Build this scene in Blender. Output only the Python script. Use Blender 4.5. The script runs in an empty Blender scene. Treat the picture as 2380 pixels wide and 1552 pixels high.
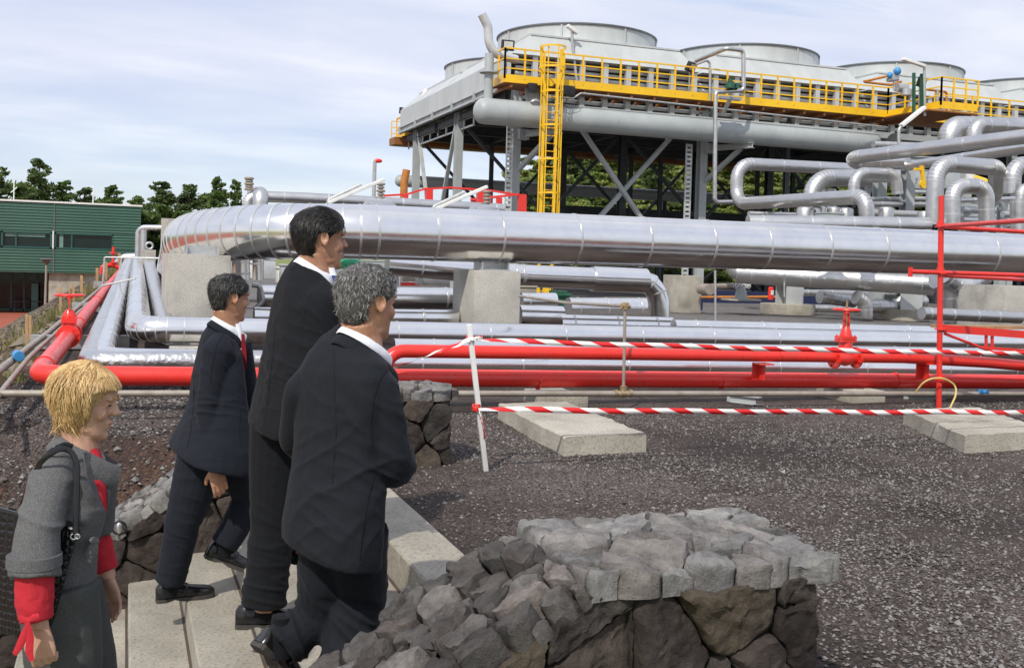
import bpy, bmesh, math, random
from math import pi, sin, cos, tan, atan, radians, sqrt
from mathutils import Vector, Matrix, noise
V = Vector
random.seed(11)
rnd = random.random
uni = random.uniform
scene = bpy.context.scene
COL = scene.collection

# ------------------------------------------------------------------ camera
F = 2450.0; CX = 1190.0; CY = 676.0          # focal length / principal point in 2380-wide units
PSI = atan(900/2450); PITCH = radians(1.5); ROLL = radians(1.7)
CAM = V((0, 0, 1.3))
fwd = V((sin(PSI)*cos(PITCH), cos(PSI)*cos(PITCH), -sin(PITCH)))
rt0 = V((cos(PSI), -sin(PSI), 0))
up0 = rt0.cross(fwd)
rt = rt0*cos(ROLL) + up0*sin(ROLL)
up = up0*cos(ROLL) - rt0*sin(ROLL)
cam_d = bpy.data.cameras.new('camera'); cam = bpy.data.objects.new('camera', cam_d); COL.objects.link(cam)
m = Matrix((rt, up, -fwd)).transposed().to_4x4(); m.translation = CAM
cam.matrix_world = m
cam_d.sensor_width = 36; cam_d.lens = 36*F/2380
cam_d.shift_y = -(776-CY)/2380
cam_d.clip_start = .05; cam_d.clip_end = 3000
scene.camera = cam

def ray(px, py): return fwd + rt*((px-CX)/F) - up*((py-CY)/F)
def PY(px, py, Y):
    d = ray(px, py); return CAM + d*(Y/d.y)
def PZ(px, py, z=0):
    d = ray(px, py); return CAM + d*((z-CAM.z)/d.z)
def PX(px, py, X):
    d = ray(px, py); return CAM + d*(X/d.x)
def PD(px, py, D): return CAM + ray(px, py)*D
def proj(P):
    d = V(P)-CAM; D = d.dot(fwd); return (CX+F*d.dot(rt)/D, CY-F*d.dot(up)/D)
def yof(px, X):      # Y where a line X=const meets this column
    d = ray(px, 620); return X*d.y/d.x

# ------------------------------------------------------------------ materials
MATS = {}
def nd(nt, t, **kw):
    n = nt.nodes.new(t)
    for k, v in kw.items():
        if k in n.inputs: n.inputs[k].default_value = v
        else: setattr(n, k, v)
    return n
def ramp(nt, stops):
    r = nt.nodes.new('ShaderNodeValToRGB'); e = r.color_ramp.elements
    while len(e) < len(stops): e.new(.5)
    for i, (p, c) in enumerate(stops):
        e[i].position = p; e[i].color = (*c, 1) if len(c) == 3 else c
    return r
def newmat(name):
    m = bpy.data.materials.new(name); m.use_nodes = True
    nt = m.node_tree; b = nt.nodes['Principled BSDF']; MATS[name] = m
    return m, nt, b
def coords(nt, kind='Object', sc=(1, 1, 1)):
    tc = nt.nodes.new('ShaderNodeTexCoord'); mp = nd(nt, 'ShaderNodeMapping'); mp.inputs['Scale'].default_value = sc
    nt.links.new(tc.outputs[kind], mp.inputs[0]); return mp.outputs[0]
def paint(name, c1, c2=None, rough=.5, metal=0, nscale=3, bump=.0, bscale=40, rvar=.12, spec=.5, sc=(1,1,1), det=6, island=0, thr=(.35,.68), coat=0):
    """Principled with colour patches, roughness variation and fine bump."""
    m, nt, b = newmat(name); L = nt.links
    co = coords(nt, sc=sc)
    n = nd(nt, 'ShaderNodeTexNoise', Scale=nscale, Detail=det, Roughness=.6); L.new(co, n.inputs['Vector'])
    if c2 is None: c2 = tuple(x*.8 for x in c1)
    r = ramp(nt, [(thr[0], c1), (thr[1], c2)]); L.new(n.outputs['Fac'], r.inputs[0])
    out = r.outputs[0]
    if island:
        g = nt.nodes.new('ShaderNodeNewGeometry')
        mr = nd(nt, 'ShaderNodeMapRange'); mr.inputs[3].default_value = 1-island; mr.inputs[4].default_value = 1+island
        L.new(g.outputs['Random Per Island'], mr.inputs[0])
        mx = nd(nt, 'ShaderNodeMix', data_type='RGBA', blend_type='MULTIPLY'); mx.inputs[0].default_value = 1
        L.new(out, mx.inputs[6]); L.new(mr.outputs[0], mx.inputs[7]); out = mx.outputs[2]
    L.new(out, b.inputs['Base Color'])
    b.inputs['Metallic'].default_value = metal
    b.inputs['Specular IOR Level'].default_value = spec
    if coat: b.inputs['Coat Weight'].default_value = coat; b.inputs['Coat Roughness'].default_value = .15
    n2 = nd(nt, 'ShaderNodeTexNoise', Scale=nscale*2.7, Detail=4); L.new(co, n2.inputs['Vector'])
    mr = nd(nt, 'ShaderNodeMapRange'); mr.inputs[1].default_value = .3; mr.inputs[2].default_value = .7
    mr.inputs[3].default_value = max(0, rough-rvar); mr.inputs[4].default_value = min(1, rough+rvar)
    L.new(n2.outputs['Fac'], mr.inputs[0]); L.new(mr.outputs[0], b.inputs['Roughness'])
    if bump:
        n3 = nd(nt, 'ShaderNodeTexNoise', Scale=bscale, Detail=5); L.new(co, n3.inputs['Vector'])
        bp = nd(nt, 'ShaderNodeBump', Strength=bump, Distance=.01); L.new(n3.outputs['Fac'], bp.inputs['Height']); L.new(bp.outputs[0], b.inputs['Normal'])
    return m

def alum(name, base=.78, rough=.24, bscale=1.6, bstr=.12):
    m, nt, b = newmat(name); L = nt.links
    co = coords(nt)
    n = nd(nt, 'ShaderNodeTexNoise', Scale=2.2, Detail=5, Roughness=.6); L.new(co, n.inputs['Vector'])
    r = ramp(nt, [(.3, (base, base*.99, base*.97)), (.7, (base*.86, base*.86, base*.86))]); L.new(n.outputs['Fac'], r.inputs[0]); L.new(r.outputs[0], b.inputs['Base Color'])
    b.inputs['Metallic'].default_value = 1
    mr = nd(nt, 'ShaderNodeMapRange'); mr.inputs[3].default_value = rough*.6; mr.inputs[4].default_value = rough*1.5
    n4 = nd(nt, 'ShaderNodeTexNoise', Scale=2.5, Detail=4, Roughness=.5); L.new(co, n4.inputs['Vector'])
    L.new(n4.outputs['Fac'], mr.inputs[0]); L.new(mr.outputs[0], b.inputs['Roughness'])
    n2 = nd(nt, 'ShaderNodeTexNoise', Scale=bscale, Detail=2.5); L.new(co, n2.inputs['Vector'])
    bp = nd(nt, 'ShaderNodeBump', Strength=bstr, Distance=.06); L.new(n2.outputs['Fac'], bp.inputs['Height']); L.new(bp.outputs[0], b.inputs['Normal'])
    return m
alum('alum', .86, .2, 1.4, .13); alum('alum_old', .62, .36, 3, .25); alum('alum_wrap', .66, .34, 9, .5)
paint('seam', (.66,.66,.65), (.56,.56,.56), .4, .75, 4)
paint('steel_grey', (.40,.43,.43), (.33,.36,.365), .42, 0, 1.2, .05)
paint('steel_light', (.60,.62,.61), (.48,.5,.5), .38, .3, 1.5, .05)
paint('steel_dark_shaded', (.055,.064,.072), (.035,.04,.046), .6)  # shade under the plant deck put into the steel's colour; also dark tables
paint('panel_grey', (.48,.51,.51), (.385,.41,.41), .45, 0, 1.6, .03, 3, sc=(1,1,.22), thr=(.4,.75))
paint('rim_dark', (.14,.15,.16), (.1,.11,.12), .5)
paint('red_paint', (.74,.032,.022), (.58,.045,.034), .36, 0, 5, .06, 30, .14, .5, coat=.12, thr=(.48,.78))
paint('red_dusty', (.50,.07,.06), (.40,.05,.045), .55, 0, 5, .06, 30)
paint('yellow_paint', (.88,.54,.012), (.78,.45,.012), .42, 0, 1.6)
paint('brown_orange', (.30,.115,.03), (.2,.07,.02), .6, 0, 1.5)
paint('orange_rust', (.52,.2,.03), (.36,.12,.02), .6, 0, 4)
paint('white_paint', (.78,.78,.76), (.66,.66,.63), .5, 0, 6)
paint('black_plastic', (.016,.017,.02), (.01,.01,.012), .4)
paint('galv', (.52,.53,.53), (.40,.41,.41), .42, .6, 12)
paint('galv_brown', (.40,.36,.31), (.30,.25,.2), .5, .4, 8)
paint('brass', (.52,.4,.22), (.36,.26,.13), .4, .7, 14)
paint('green_plastic', (.02,.11,.06), (.012,.07,.04), .45)
paint('green_bright', (.03,.36,.17), (.02,.26,.12), .5)
paint('blue_paint', (.05,.3,.62), (.04,.22,.5), .4)
paint('dark_blue', (.012,.018,.07), None, .6)
paint('wood_stake', (.46,.30,.15), (.32,.2,.1), .8, 0, 12, .3)
paint('trunk', (.09,.065,.045), (.05,.038,.028), .9, 0, 4, .6, 12)
paint('leather', (.012,.012,.013), (.008,.008,.009), .2, 0, 9, .05, 40, .08)
paint('sole', (.05,.045,.04), None, .7)
paint('yellow_hose', (.62,.5,.16), None, .5)
paint('plywood', (.40,.26,.13), (.25,.16,.09), .8, 0, 7, .2)
paint('net_white', (.7,.7,.7), None, .8)

def concrete(name, c1, c2, c3):
    m, nt, b = newmat(name); L = nt.links
    co = coords(nt)
    n = nd(nt, 'ShaderNodeTexNoise', Scale=1.7, Detail=9, Roughness=.65); L.new(co, n.inputs['Vector'])
    r = ramp(nt, [(.3, c1), (.52, c2), (.72, c3)]); L.new(n.outputs['Fac'], r.inputs[0])
    n2 = nd(nt, 'ShaderNodeTexNoise', Scale=60, Detail=3); L.new(co, n2.inputs['Vector'])
    r2 = ramp(nt, [(.33, (.62,.6,.56)), (.48, (1,1,1)), (.68, (1.12,1.12,1.1))]); L.new(n2.outputs['Fac'], r2.inputs[0])
    mx = nd(nt, 'ShaderNodeMix', data_type='RGBA', blend_type='MULTIPLY'); mx.inputs[0].default_value = .75
    L.new(r.outputs[0], mx.inputs[6]); L.new(r2.outputs[0], mx.inputs[7])
    v = nd(nt, 'ShaderNodeTexVoronoi', Scale=11); L.new(co, v.inputs['Vector'])
    r3 = ramp(nt, [(.03, (.35,.32,.28)), (.09, (1,1,1))]); L.new(v.outputs['Distance'], r3.inputs[0])
    m2 = nd(nt, 'ShaderNodeMix', data_type='RGBA', blend_type='MULTIPLY'); m2.inputs[0].default_value = .7
    L.new(mx.outputs[2], m2.inputs[6]); L.new(r3.outputs[0], m2.inputs[7]); L.new(m2.outputs[2], b.inputs['Base Color'])
    b.inputs['Roughness'].default_value = .85
    bp = nd(nt, 'ShaderNodeBump', Strength=.45, Distance=.006); L.new(n2.outputs['Fac'], bp.inputs['Height']); L.new(bp.outputs[0], b.inputs['Normal'])
concrete('concrete', (.50,.48,.43), (.40,.385,.35), (.27,.26,.235))
concrete('concrete_step', (.40,.372,.31), (.30,.277,.23), (.2,.182,.15))
concrete('concrete_slab', (.48,.45,.385), (.36,.335,.28), (.22,.2,.165))

def gravel(name, cols, sc=55, bump=1.0, patch=None):
    m, nt, b = newmat(name); L = nt.links
    co = coords(nt)
    v = nd(nt, 'ShaderNodeTexVoronoi', Scale=sc); L.new(co, v.inputs['Vector'])
    v.inputs['Randomness'].default_value = 1
    sep = nt.nodes.new('ShaderNodeSeparateColor'); L.new(v.outputs['Color'], sep.inputs[0])
    n = len(cols); r = ramp(nt, [((i+.5)/n, c) for i, c in enumerate(cols)]); L.new(sep.outputs[0], r.inputs[0])
    n1 = nd(nt, 'ShaderNodeTexNoise', Scale=.55, Detail=6, Roughness=.65); L.new(co, n1.inputs['Vector'])
    pr = ramp(nt, patch or [(.36, (.5,.42,.38)), (.5, (.95,.9,.86)), (.64, (1.35,1.32,1.3))]); L.new(n1.outputs['Fac'], pr.inputs[0])
    mx = nd(nt, 'ShaderNodeMix', data_type='RGBA', blend_type='MULTIPLY'); mx.inputs[0].default_value = 1
    L.new(r.outputs[0], mx.inputs[6]); L.new(pr.outputs[0], mx.inputs[7])
    gap = ramp(nt, [(.25, (1,1,1)), (.62, (.28,.25,.24))]); L.new(v.outputs['Distance'], gap.inputs[0])
    m2 = nd(nt, 'ShaderNodeMix', data_type='RGBA', blend_type='MULTIPLY'); m2.inputs[0].default_value = .8
    L.new(mx.outputs[2], m2.inputs[6]); L.new(gap.outputs[0], m2.inputs[7]); L.new(m2.outputs[2], b.inputs['Base Color'])
    b.inputs['Roughness'].default_value = .9
    inv = nd(nt, 'ShaderNodeMath', operation='MULTIPLY'); inv.inputs[1].default_value = -1; L.new(v.outputs['Distance'], inv.inputs[0])
    bp = nd(nt, 'ShaderNodeBump', Strength=bump, Distance=.012); L.new(inv.outputs[0], bp.inputs['Height']); L.new(bp.outputs[0], b.inputs['Normal'])
gravel('gravel', [(.035,.028,.025), (.075,.064,.06), (.12,.106,.1), (.2,.185,.175), (.075,.048,.038)], 85, 1.0, [(.38, (.42,.31,.25)), (.5, (.85,.72,.64)), (.62, (1.55,1.46,1.4))])
gravel('gravel_far', [(.16,.15,.145), (.2,.19,.185), (.24,.23,.22)], 30, .4, [(.3, (.8,.8,.8)), (.6, (1.1,1.1,1.1))])
gravel('soil', [(.042,.02,.012), (.07,.034,.02), (.1,.055,.033), (.055,.03,.02)], 38, 1, [(.3, (.6,.55,.5)), (.6, (1.2,1.15,1.1))])
gravel('rubble', [(.09,.075,.06), (.16,.14,.11), (.22,.19,.14), (.08,.08,.04)], 6, 1, [(.3, (.6,.6,.45)), (.6, (1.2,1.1,.95))])

def island_ramp(name, stops, rough=.6, spec=.4, bump=.0, bscale=60, noisemix=.0, nscale=8, aniso=0):
    m, nt, b = newmat(name); L = nt.links
    g = nt.nodes.new('ShaderNodeNewGeometry'); r = ramp(nt, stops); L.new(g.outputs['Random Per Island'], r.inputs[0])
    out = r.outputs[0]
    co = coords(nt)
    if noisemix:
        n = nd(nt, 'ShaderNodeTexNoise', Scale=nscale, Detail=10, Roughness=.72); L.new(co, n.inputs['Vector'])
        r2 = ramp(nt, [(.34, (.42,.38,.36)), (.5, (1,1,1)), (.66, (1.65,1.62,1.55))]); L.new(n.outputs['Fac'], r2.inputs[0])
        mx = nd(nt, 'ShaderNodeMix', data_type='RGBA', blend_type='MULTIPLY'); mx.inputs[0].default_value = noisemix
        L.new(out, mx.inputs[6]); L.new(r2.outputs[0], mx.inputs[7]); out = mx.outputs[2]
    L.new(out, b.inputs['Base Color']); b.inputs['Roughness'].default_value = rough; b.inputs['Specular IOR Level'].default_value = spec
    if bump:
        n3 = nd(nt, 'ShaderNodeTexNoise', Scale=bscale, Detail=8, Roughness=.7); L.new(co, n3.inputs['Vector'])
        v = nd(nt, 'ShaderNodeTexVoronoi', Scale=bscale*3.1); L.new(co, v.inputs['Vector'])
        ad = nd(nt, 'ShaderNodeMath', operation='ADD'); L.new(n3.outputs['Fac'], ad.inputs[0]); 
        rr = ramp(nt, [(.04, (.1,.1,.1)), (.16, (.4,.4,.4))]); L.new(v.outputs['Distance'], rr.inputs[0]); L.new(rr.outputs[0], ad.inputs[1])
        bp = nd(nt, 'ShaderNodeBump', Strength=bump, Distance=.02); L.new(ad.outputs[0], bp.inputs['Height']); L.new(bp.outputs[0], b.inputs['Normal'])
    if name.startswith('leaf'):      # leaves let some light through
        tr = nt.nodes.new('ShaderNodeBsdfTranslucent'); L.new(out, tr.inputs[0]); ms = nd(nt, 'ShaderNodeAddShader'); L.new(b.outputs[0], ms.inputs[0]); L.new(tr.outputs[0], ms.inputs[1])
        L.new(ms.outputs[0], nt.nodes['Material Output'].inputs[0])
    return m, nt, b
island_ramp('pebbles', [(0, (.04,.031,.027)), (.3, (.09,.078,.072)), (.7, (.15,.138,.132)), (.92, (.27,.26,.25)), (1, (.10,.068,.055))], .85, .3)
island_ramp('bank_rock', [(0, (.06,.045,.03)), (.4, (.12,.095,.07)), (.8, (.2,.17,.13)), (1, (.1,.1,.05))], .9, .2)
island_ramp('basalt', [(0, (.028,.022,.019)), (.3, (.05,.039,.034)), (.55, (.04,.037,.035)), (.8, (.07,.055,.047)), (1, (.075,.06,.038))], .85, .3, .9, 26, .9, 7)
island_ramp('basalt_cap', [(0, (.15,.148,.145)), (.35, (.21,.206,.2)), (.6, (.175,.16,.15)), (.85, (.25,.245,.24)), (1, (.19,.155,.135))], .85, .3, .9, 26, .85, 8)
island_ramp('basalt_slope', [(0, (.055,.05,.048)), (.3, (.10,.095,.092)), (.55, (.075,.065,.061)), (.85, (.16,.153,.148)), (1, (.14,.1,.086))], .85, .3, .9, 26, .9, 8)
island_ramp('leaf_dark', [(0, (.022,.04,.012)), (.5, (.045,.07,.02)), (1, (.085,.105,.03))], .6, .3)
island_ramp('leaf_mid', [(0, (.03,.055,.014)), (.5, (.055,.09,.02)), (1, (.10,.125,.03))], .6, .3)
island_ramp('leaf_hill', [(0, (.045,.07,.018)), (.45, (.12,.16,.035)), (.8, (.2,.23,.06)), (1, (.26,.19,.07))], .6, .3)
island_ramp('leaf_weed', [(0, (.06,.075,.02)), (.5, (.13,.12,.045)), (1, (.22,.17,.09))], .7, .3)
island_ramp('hair_grey', [(0, (.03,.028,.027)), (.4, (.08,.076,.072)), (.75, (.18,.175,.17)), (1, (.40,.39,.38))], .5, .35)
island_ramp('hair_dark', [(0, (.006,.005,.0045)), (.7, (.013,.011,.010)), (.92, (.03,.027,.026)), (1, (.11,.105,.10))], .45, .4)
island_ramp('hair_pepper', [(0, (.007,.006,.0055)), (.55, (.018,.016,.015)), (.85, (.05,.047,.045)), (1, (.19,.185,.18))], .45, .4)
island_ramp('hair_blond', [(0, (.30,.165,.06)), (.4, (.50,.31,.12)), (.75, (.66,.45,.2)), (1, (.80,.62,.34))], .45, .4)

for k_, c_ in (('hair_grey', (.075,.071,.068)), ('hair_dark', (.006,.005,.0045)), ('hair_pepper', (.011,.010,.009)), ('hair_blond', (.42,.25,.095))):
    paint(k_+'_root', c_, None, .7)
def cloth(name, c1, c2, tweed=0, rough=.9, sheen=.03):
    m, nt, b = newmat(name); L = nt.links; co = coords(nt)
    n = nd(nt, 'ShaderNodeTexNoise', Scale=500 if not tweed else 620, Detail=2); L.new(co, n.inputs['Vector'])
    r = ramp(nt, [(.38, c1), (.62, c2)]); L.new(n.outputs['Fac'], r.inputs[0]); L.new(r.outputs[0], b.inputs['Base Color'])
    b.inputs['Roughness'].default_value = rough; b.inputs['Sheen Weight'].default_value = sheen; b.inputs['Sheen Roughness'].default_value = .4
    b.inputs['Specular IOR Level'].default_value = .25
    n2 = nd(nt, 'ShaderNodeTexNoise', Scale=7, Detail=4, Distortion=1.2); L.new(co, n2.inputs['Vector'])
    bp = nd(nt, 'ShaderNodeBump', Strength=.35, Distance=.02); L.new(n2.outputs['Fac'], bp.inputs['Height'])
    bp2 = nd(nt, 'ShaderNodeBump', Strength=.3 if not tweed else .6, Distance=.001); L.new(n.outputs['Fac'], bp2.inputs['Height']); L.new(bp.outputs[0], bp2.inputs['Normal'])
    L.new(bp2.outputs[0], b.inputs['Normal'])
cloth('suit_navy', (.0075,.0095,.0155), (.012,.0145,.023))
cloth('suit_black', (.005,.0058,.0078), (.008,.009,.0118))
cloth('suit_charcoal', (.008,.0096,.0135), (.0125,.015,.0205))
cloth('tweed', (.05,.05,.052), (.17,.17,.175), 1)
cloth('trouser_grey', (.045,.048,.045), (.085,.09,.085), 1)
cloth('red_fabric', (.42,.018,.03), (.52,.03,.045))
cloth('shirt_white', (.76,.78,.84), (.82,.84,.9), sheen=0)
cloth('tie_red', (.16,.008,.014), (.22,.012,.02))
cloth('tie_blue', (.02,.04,.2), (.06,.09,.34))
def skin(name, c1, c2):
    m, nt, b = newmat(name); L = nt.links; co = coords(nt)
    n = nd(nt, 'ShaderNodeTexNoise', Scale=22, Detail=6); L.new(co, n.inputs['Vector'])
    r = ramp(nt, [(.3, c1), (.7, c2)]); L.new(n.outputs['Fac'], r.inputs[0]); L.new(r.outputs[0], b.inputs['Base Color'])
    b.inputs['Roughness'].default_value = .5; b.inputs['Subsurface Weight'].default_value = .12; b.inputs['Subsurface Radius'].default_value = (.01,.004,.002)
    n3 = nd(nt, 'ShaderNodeTexNoise', Scale=160, Detail=4); L.new(co, n3.inputs['Vector'])
    bp = nd(nt, 'ShaderNodeBump', Strength=.25, Distance=.002); L.new(n3.outputs['Fac'], bp.inputs['Height']); L.new(bp.outputs[0], b.inputs['Normal'])
skin('skin_tan', (.47,.25,.155), (.37,.175,.105)); skin('skin_fair', (.56,.34,.24), (.47,.26,.18))
paint('eye_dark', (.03,.02,.015), None, .2)
paint('lip', (.42,.13,.1), None, .5)

def woven():
    m, nt, b = newmat('woven_leather'); L = nt.links; co = coords(nt)
    v = nd(nt, 'ShaderNodeTexVoronoi', Scale=46, distance='CHEBYCHEV'); v.inputs['Randomness'].default_value = .25; L.new(co, v.inputs['Vector'])
    b.inputs['Base Color'].default_value = (.006,.0065,.008,1); b.inputs['Roughness'].default_value = .42
    inv = nd(nt, 'ShaderNodeMath', operation='MULTIPLY'); inv.inputs[1].default_value = -1; L.new(v.outputs['Distance'], inv.inputs[0])
    bp = nd(nt, 'ShaderNodeBump', Strength=1, Distance=.02); L.new(inv.outputs[0], bp.inputs['Height']); L.new(bp.outputs[0], b.inputs['Normal'])
woven()
def stripes():
    m, nt, b = newmat('tape'); L = nt.links
    tc = nt.nodes.new('ShaderNodeTexCoord'); sx = nt.nodes.new('ShaderNodeSeparateXYZ'); L.new(tc.outputs['UV'], sx.inputs[0])
    a = nd(nt, 'ShaderNodeMath', operation='MULTIPLY_ADD'); a.inputs[1].default_value = .35; L.new(sx.outputs[1], a.inputs[0]); L.new(sx.outputs[0], a.inputs[2])
    f = nd(nt, 'ShaderNodeMath', operation='FRACT'); L.new(a.outputs[0], f.inputs[0])
    g = nd(nt, 'ShaderNodeMath', operation='GREATER_THAN'); g.inputs[1].default_value = .5; L.new(f.outputs[0], g.inputs[0])
    mx = nd(nt, 'ShaderNodeMix', data_type='RGBA'); mx.inputs[6].default_value = (.82,.8,.77,1); mx.inputs[7].default_value = (.7,.02,.02,1)
    L.new(g.outputs[0], mx.inputs[0]); L.new(mx.outputs[2], b.inputs['Base Color']); b.inputs['Roughness'].default_value = .35
stripes()
def glass():
    m, nt, b = newmat('window_glass'); b.inputs['Base Color'].default_value = (.006,.018,.017,1); b.inputs['Roughness'].default_value = .08
    b.inputs['Specular IOR Level'].default_value = .35
    L = nt.links; co = coords(nt); n = nd(nt, 'ShaderNodeTexNoise', Scale=.5, Detail=2); L.new(co, n.inputs['Vector'])
    bp = nd(nt, 'ShaderNodeBump', Strength=.08, Distance=.2); L.new(n.outputs['Fac'], bp.inputs['Height']); L.new(bp.outputs[0], b.inputs['Normal'])
glass()
paint('cladding_green', (.06,.145,.11), (.048,.12,.09), .5, 0, .25)
paint('teal_frame', (.02,.10,.085), None, .4)
paint('blind', (.16,.3,.26), None, .7)
paint('brick_paving', (.38,.10,.055), (.26,.065,.04), .85, 0, 1.8, .3, 8, sc=(1,3,1))
paint('grass', (.13,.17,.035), (.2,.21,.06), .95, 0, .25, .6, 3)
paint('lamp_glass', (.7,.7,.68), (.5,.5,.5), .15)
m, nt, b = newmat('lamp_lit'); b.inputs['Base Color'].default_value = (.8,.8,.78,1); b.inputs['Roughness'].default_value = .1

# ------------------------------------------------------------------ mesh builder
class MB:
    def __init__(s): s.v = []; s.f = []; s.b = []
    def add(s, vs, fs):
        o = len(s.v); s.v += [tuple(p) for p in vs]; s.f += [tuple(i+o for i in f) for f in fs]; return s
    def box(s, c, d, R=None):
        c = V(c); x, y, z = d[0]/2, d[1]/2, d[2]/2
        vs = [V((i*x, j*y, k*z)) for i in (-1,1) for j in (-1,1) for k in (-1,1)]
        if R is not None: vs = [R @ p for p in vs]
        return s.add([c+p for p in vs], [(0,1,3,2),(4,6,7,5),(0,4,5,1),(2,3,7,6),(0,2,6,4),(1,5,7,3)])
    def bb(s, a, b_):
        a = V(a); b_ = V(b_); return s.box((a+b_)/2, [abs(q) for q in (b_-a)])
    def bar(s, p, q, w, h=None, upv=None):
        """square bar between two points"""
        p = V(p); q = V(q); h = h or w; d = q-p; L = d.length; d.normalize()
        u = V(upv) if upv else (V((0,0,1)) if abs(d.z) < .95 else V((0,1,0)))
        x = d.cross(u).normalized(); y = x.cross(d).normalized()
        R = Matrix((d, x, y)).transposed()
        return s.box((p+q)/2, (L, w, h), R)
    def ibeam(s, p, q, w, h, t=.02, upv=None):
        p = V(p); q = V(q); d = (q-p).normalized()
        u = V(upv) if upv else (V((0,0,1)) if abs(d.z) < .95 else V((0,1,0)))
        x = d.cross(u).normalized(); y = x.cross(d).normalized()
        s.bar(p+y*(h-t)/2, q+y*(h-t)/2, w, t, u); s.bar(p-y*(h-t)/2, q-y*(h-t)/2, w, t, u); s.bar(p, q, t, h-2*t, u); return s
    def rings(s, rs, cap=True):
        n = len(rs[0]); o = len(s.v)
        for r in rs: s.v += [tuple(p) for p in r]
        for i in range(len(rs)-1):
            for j in range(n):
                k = (j+1) % n
                s.f.append((o+i*n+j, o+i*n+k, o+(i+1)*n+k, o+(i+1)*n+j))
        if cap: s.f.append(tuple(o+j for j in range(n))[::-1]); s.f.append(tuple(o+(len(rs)-1)*n+j for j in range(n)))
        return s
    def tube(s, pts, r, n=12, cap=True, side=None):
        pts = [V(p) for p in pts]; m = len(pts)
        rr = r if isinstance(r, (list, tuple)) else [r]*m
        T = []
        for i in range(m):
            a = pts[max(i-1, 0)]; b_ = pts[min(i+1, m-1)]; T.append((b_-a).normalized())
        nv = V(side) if side else (V((0,0,1)) if abs(T[0].z) < .9 else V((1,0,0)))
        rs = []
        for i in range(m):
            nv = (nv - T[i]*nv.dot(T[i])).normalized(); bn = T[i].cross(nv)
            q = rr[i]; a, b_ = q if isinstance(q, tuple) else (q, q)
            rs.append([pts[i] + nv*(a*cos(2*pi*j/n)) + bn*(b_*sin(2*pi*j/n)) for j in range(n)])
        return s.rings(rs, cap)
    def cyl(s, p, q, r, n=16): return s.tube([p, q], r, n)
    def disc(s, c, axis, r, t, n=20):
        a = V(axis).normalized(); return s.tube([V(c)-a*t/2, V(c)+a*t/2], r, n)
    def ell(s, c, rx, R=None, nu=14, nv=10):
        c = V(c); rs = []
        for i in range(1, nv):
            t = pi*i/nv
            r = [V((rx[0]*sin(t)*cos(2*pi*j/nu), rx[1]*sin(t)*sin(2*pi*j/nu), rx[2]*cos(t))) for j in range(nu)]
            rs.append([c+(R @ p if R is not None else p) for p in r])
        o = len(s.v); s.rings(rs, False)
        top = V((0,0,rx[2])); bot = -top
        if R is not None: top = R @ top; bot = R @ bot
        k = len(s.v); s.v += [tuple(c+top), tuple(c+bot)]
        for j in range(nu):
            s.f.append((k, o+(j+1) % nu, o+j)); s.f.append((k+1, o+(nv-2)*nu+j, o+(nv-2)*nu+(j+1) % nu))
        return s
    def torus(s, c, axis, R_, r, n=24, k=8, a0=0, a1=2*pi):
        a = V(axis).normalized(); x = a.orthogonal().normalized(); y = a.cross(x); c = V(c)
        full = abs(a1-a0-2*pi) < 1e-6
        pts = [c + (x*cos(t)+y*sin(t))*R_ for t in [a0+(a1-a0)*i/n for i in range(n+1)]]
        return s.tube(pts, r, k, not full, side=tuple(a))
    def each(s, name, mat, parent=None, smooth=True, bevel=0, ang=35):
        """one object per separate piece"""
        p = list(range(len(s.v)))
        def fd(i):
            while p[i] != i: p[i] = p[p[i]]; i = p[i]
            return i
        for f in s.f:
            for k in f[1:]: p[fd(k)] = fd(f[0])
        g = {}
        for f in s.f: g.setdefault(fd(f[0]), []).append(f)
        for fs in g.values():
            ix = sorted({i for f in fs for i in f}); mp_ = {i: k for k, i in enumerate(ix)}; q = MB(); q.v = [s.v[i] for i in ix]; q.f = [tuple(mp_[i] for i in f) for f in fs]
            o = q.build(name, mat, parent, smooth, bevel, ang)
        return o
    def build(s, name, mat, parent=None, smooth=True, bevel=0, ang=35):
        me = bpy.data.meshes.new(name); me.from_pydata(s.v, [], s.f)
        if isinstance(mat, str): mat = MATS[mat]
        me.materials.append(mat)
        if s.b:
            me.materials.append(MATS['seam'])
            for a, b_ in s.b:
                for i in range(a, b_): me.polygons[i].material_index = 1
        bm = bmesh.new(); bm.from_mesh(me); bmesh.ops.recalc_face_normals(bm, faces=bm.faces)
        if bevel:
            bmesh.ops.bevel(bm, geom=[e for e in bm.edges if len(e.link_faces) == 2 and e.calc_face_angle(0) > .6], offset=bevel, segments=2, affect='EDGES', profile=.6)
        bm.to_mesh(me); bm.free()
        if smooth:
            me.shade_smooth()
            me.set_sharp_from_angle(angle=radians(ang))
        o = bpy.data.objects.new(name, me); COL.objects.link(o)
        if parent is not None:
            o.parent = parent; o.matrix_parent_inverse = parent.matrix_world.inverted() if parent.type != 'EMPTY' else Matrix.Translation(-parent.location)
        return o

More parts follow.
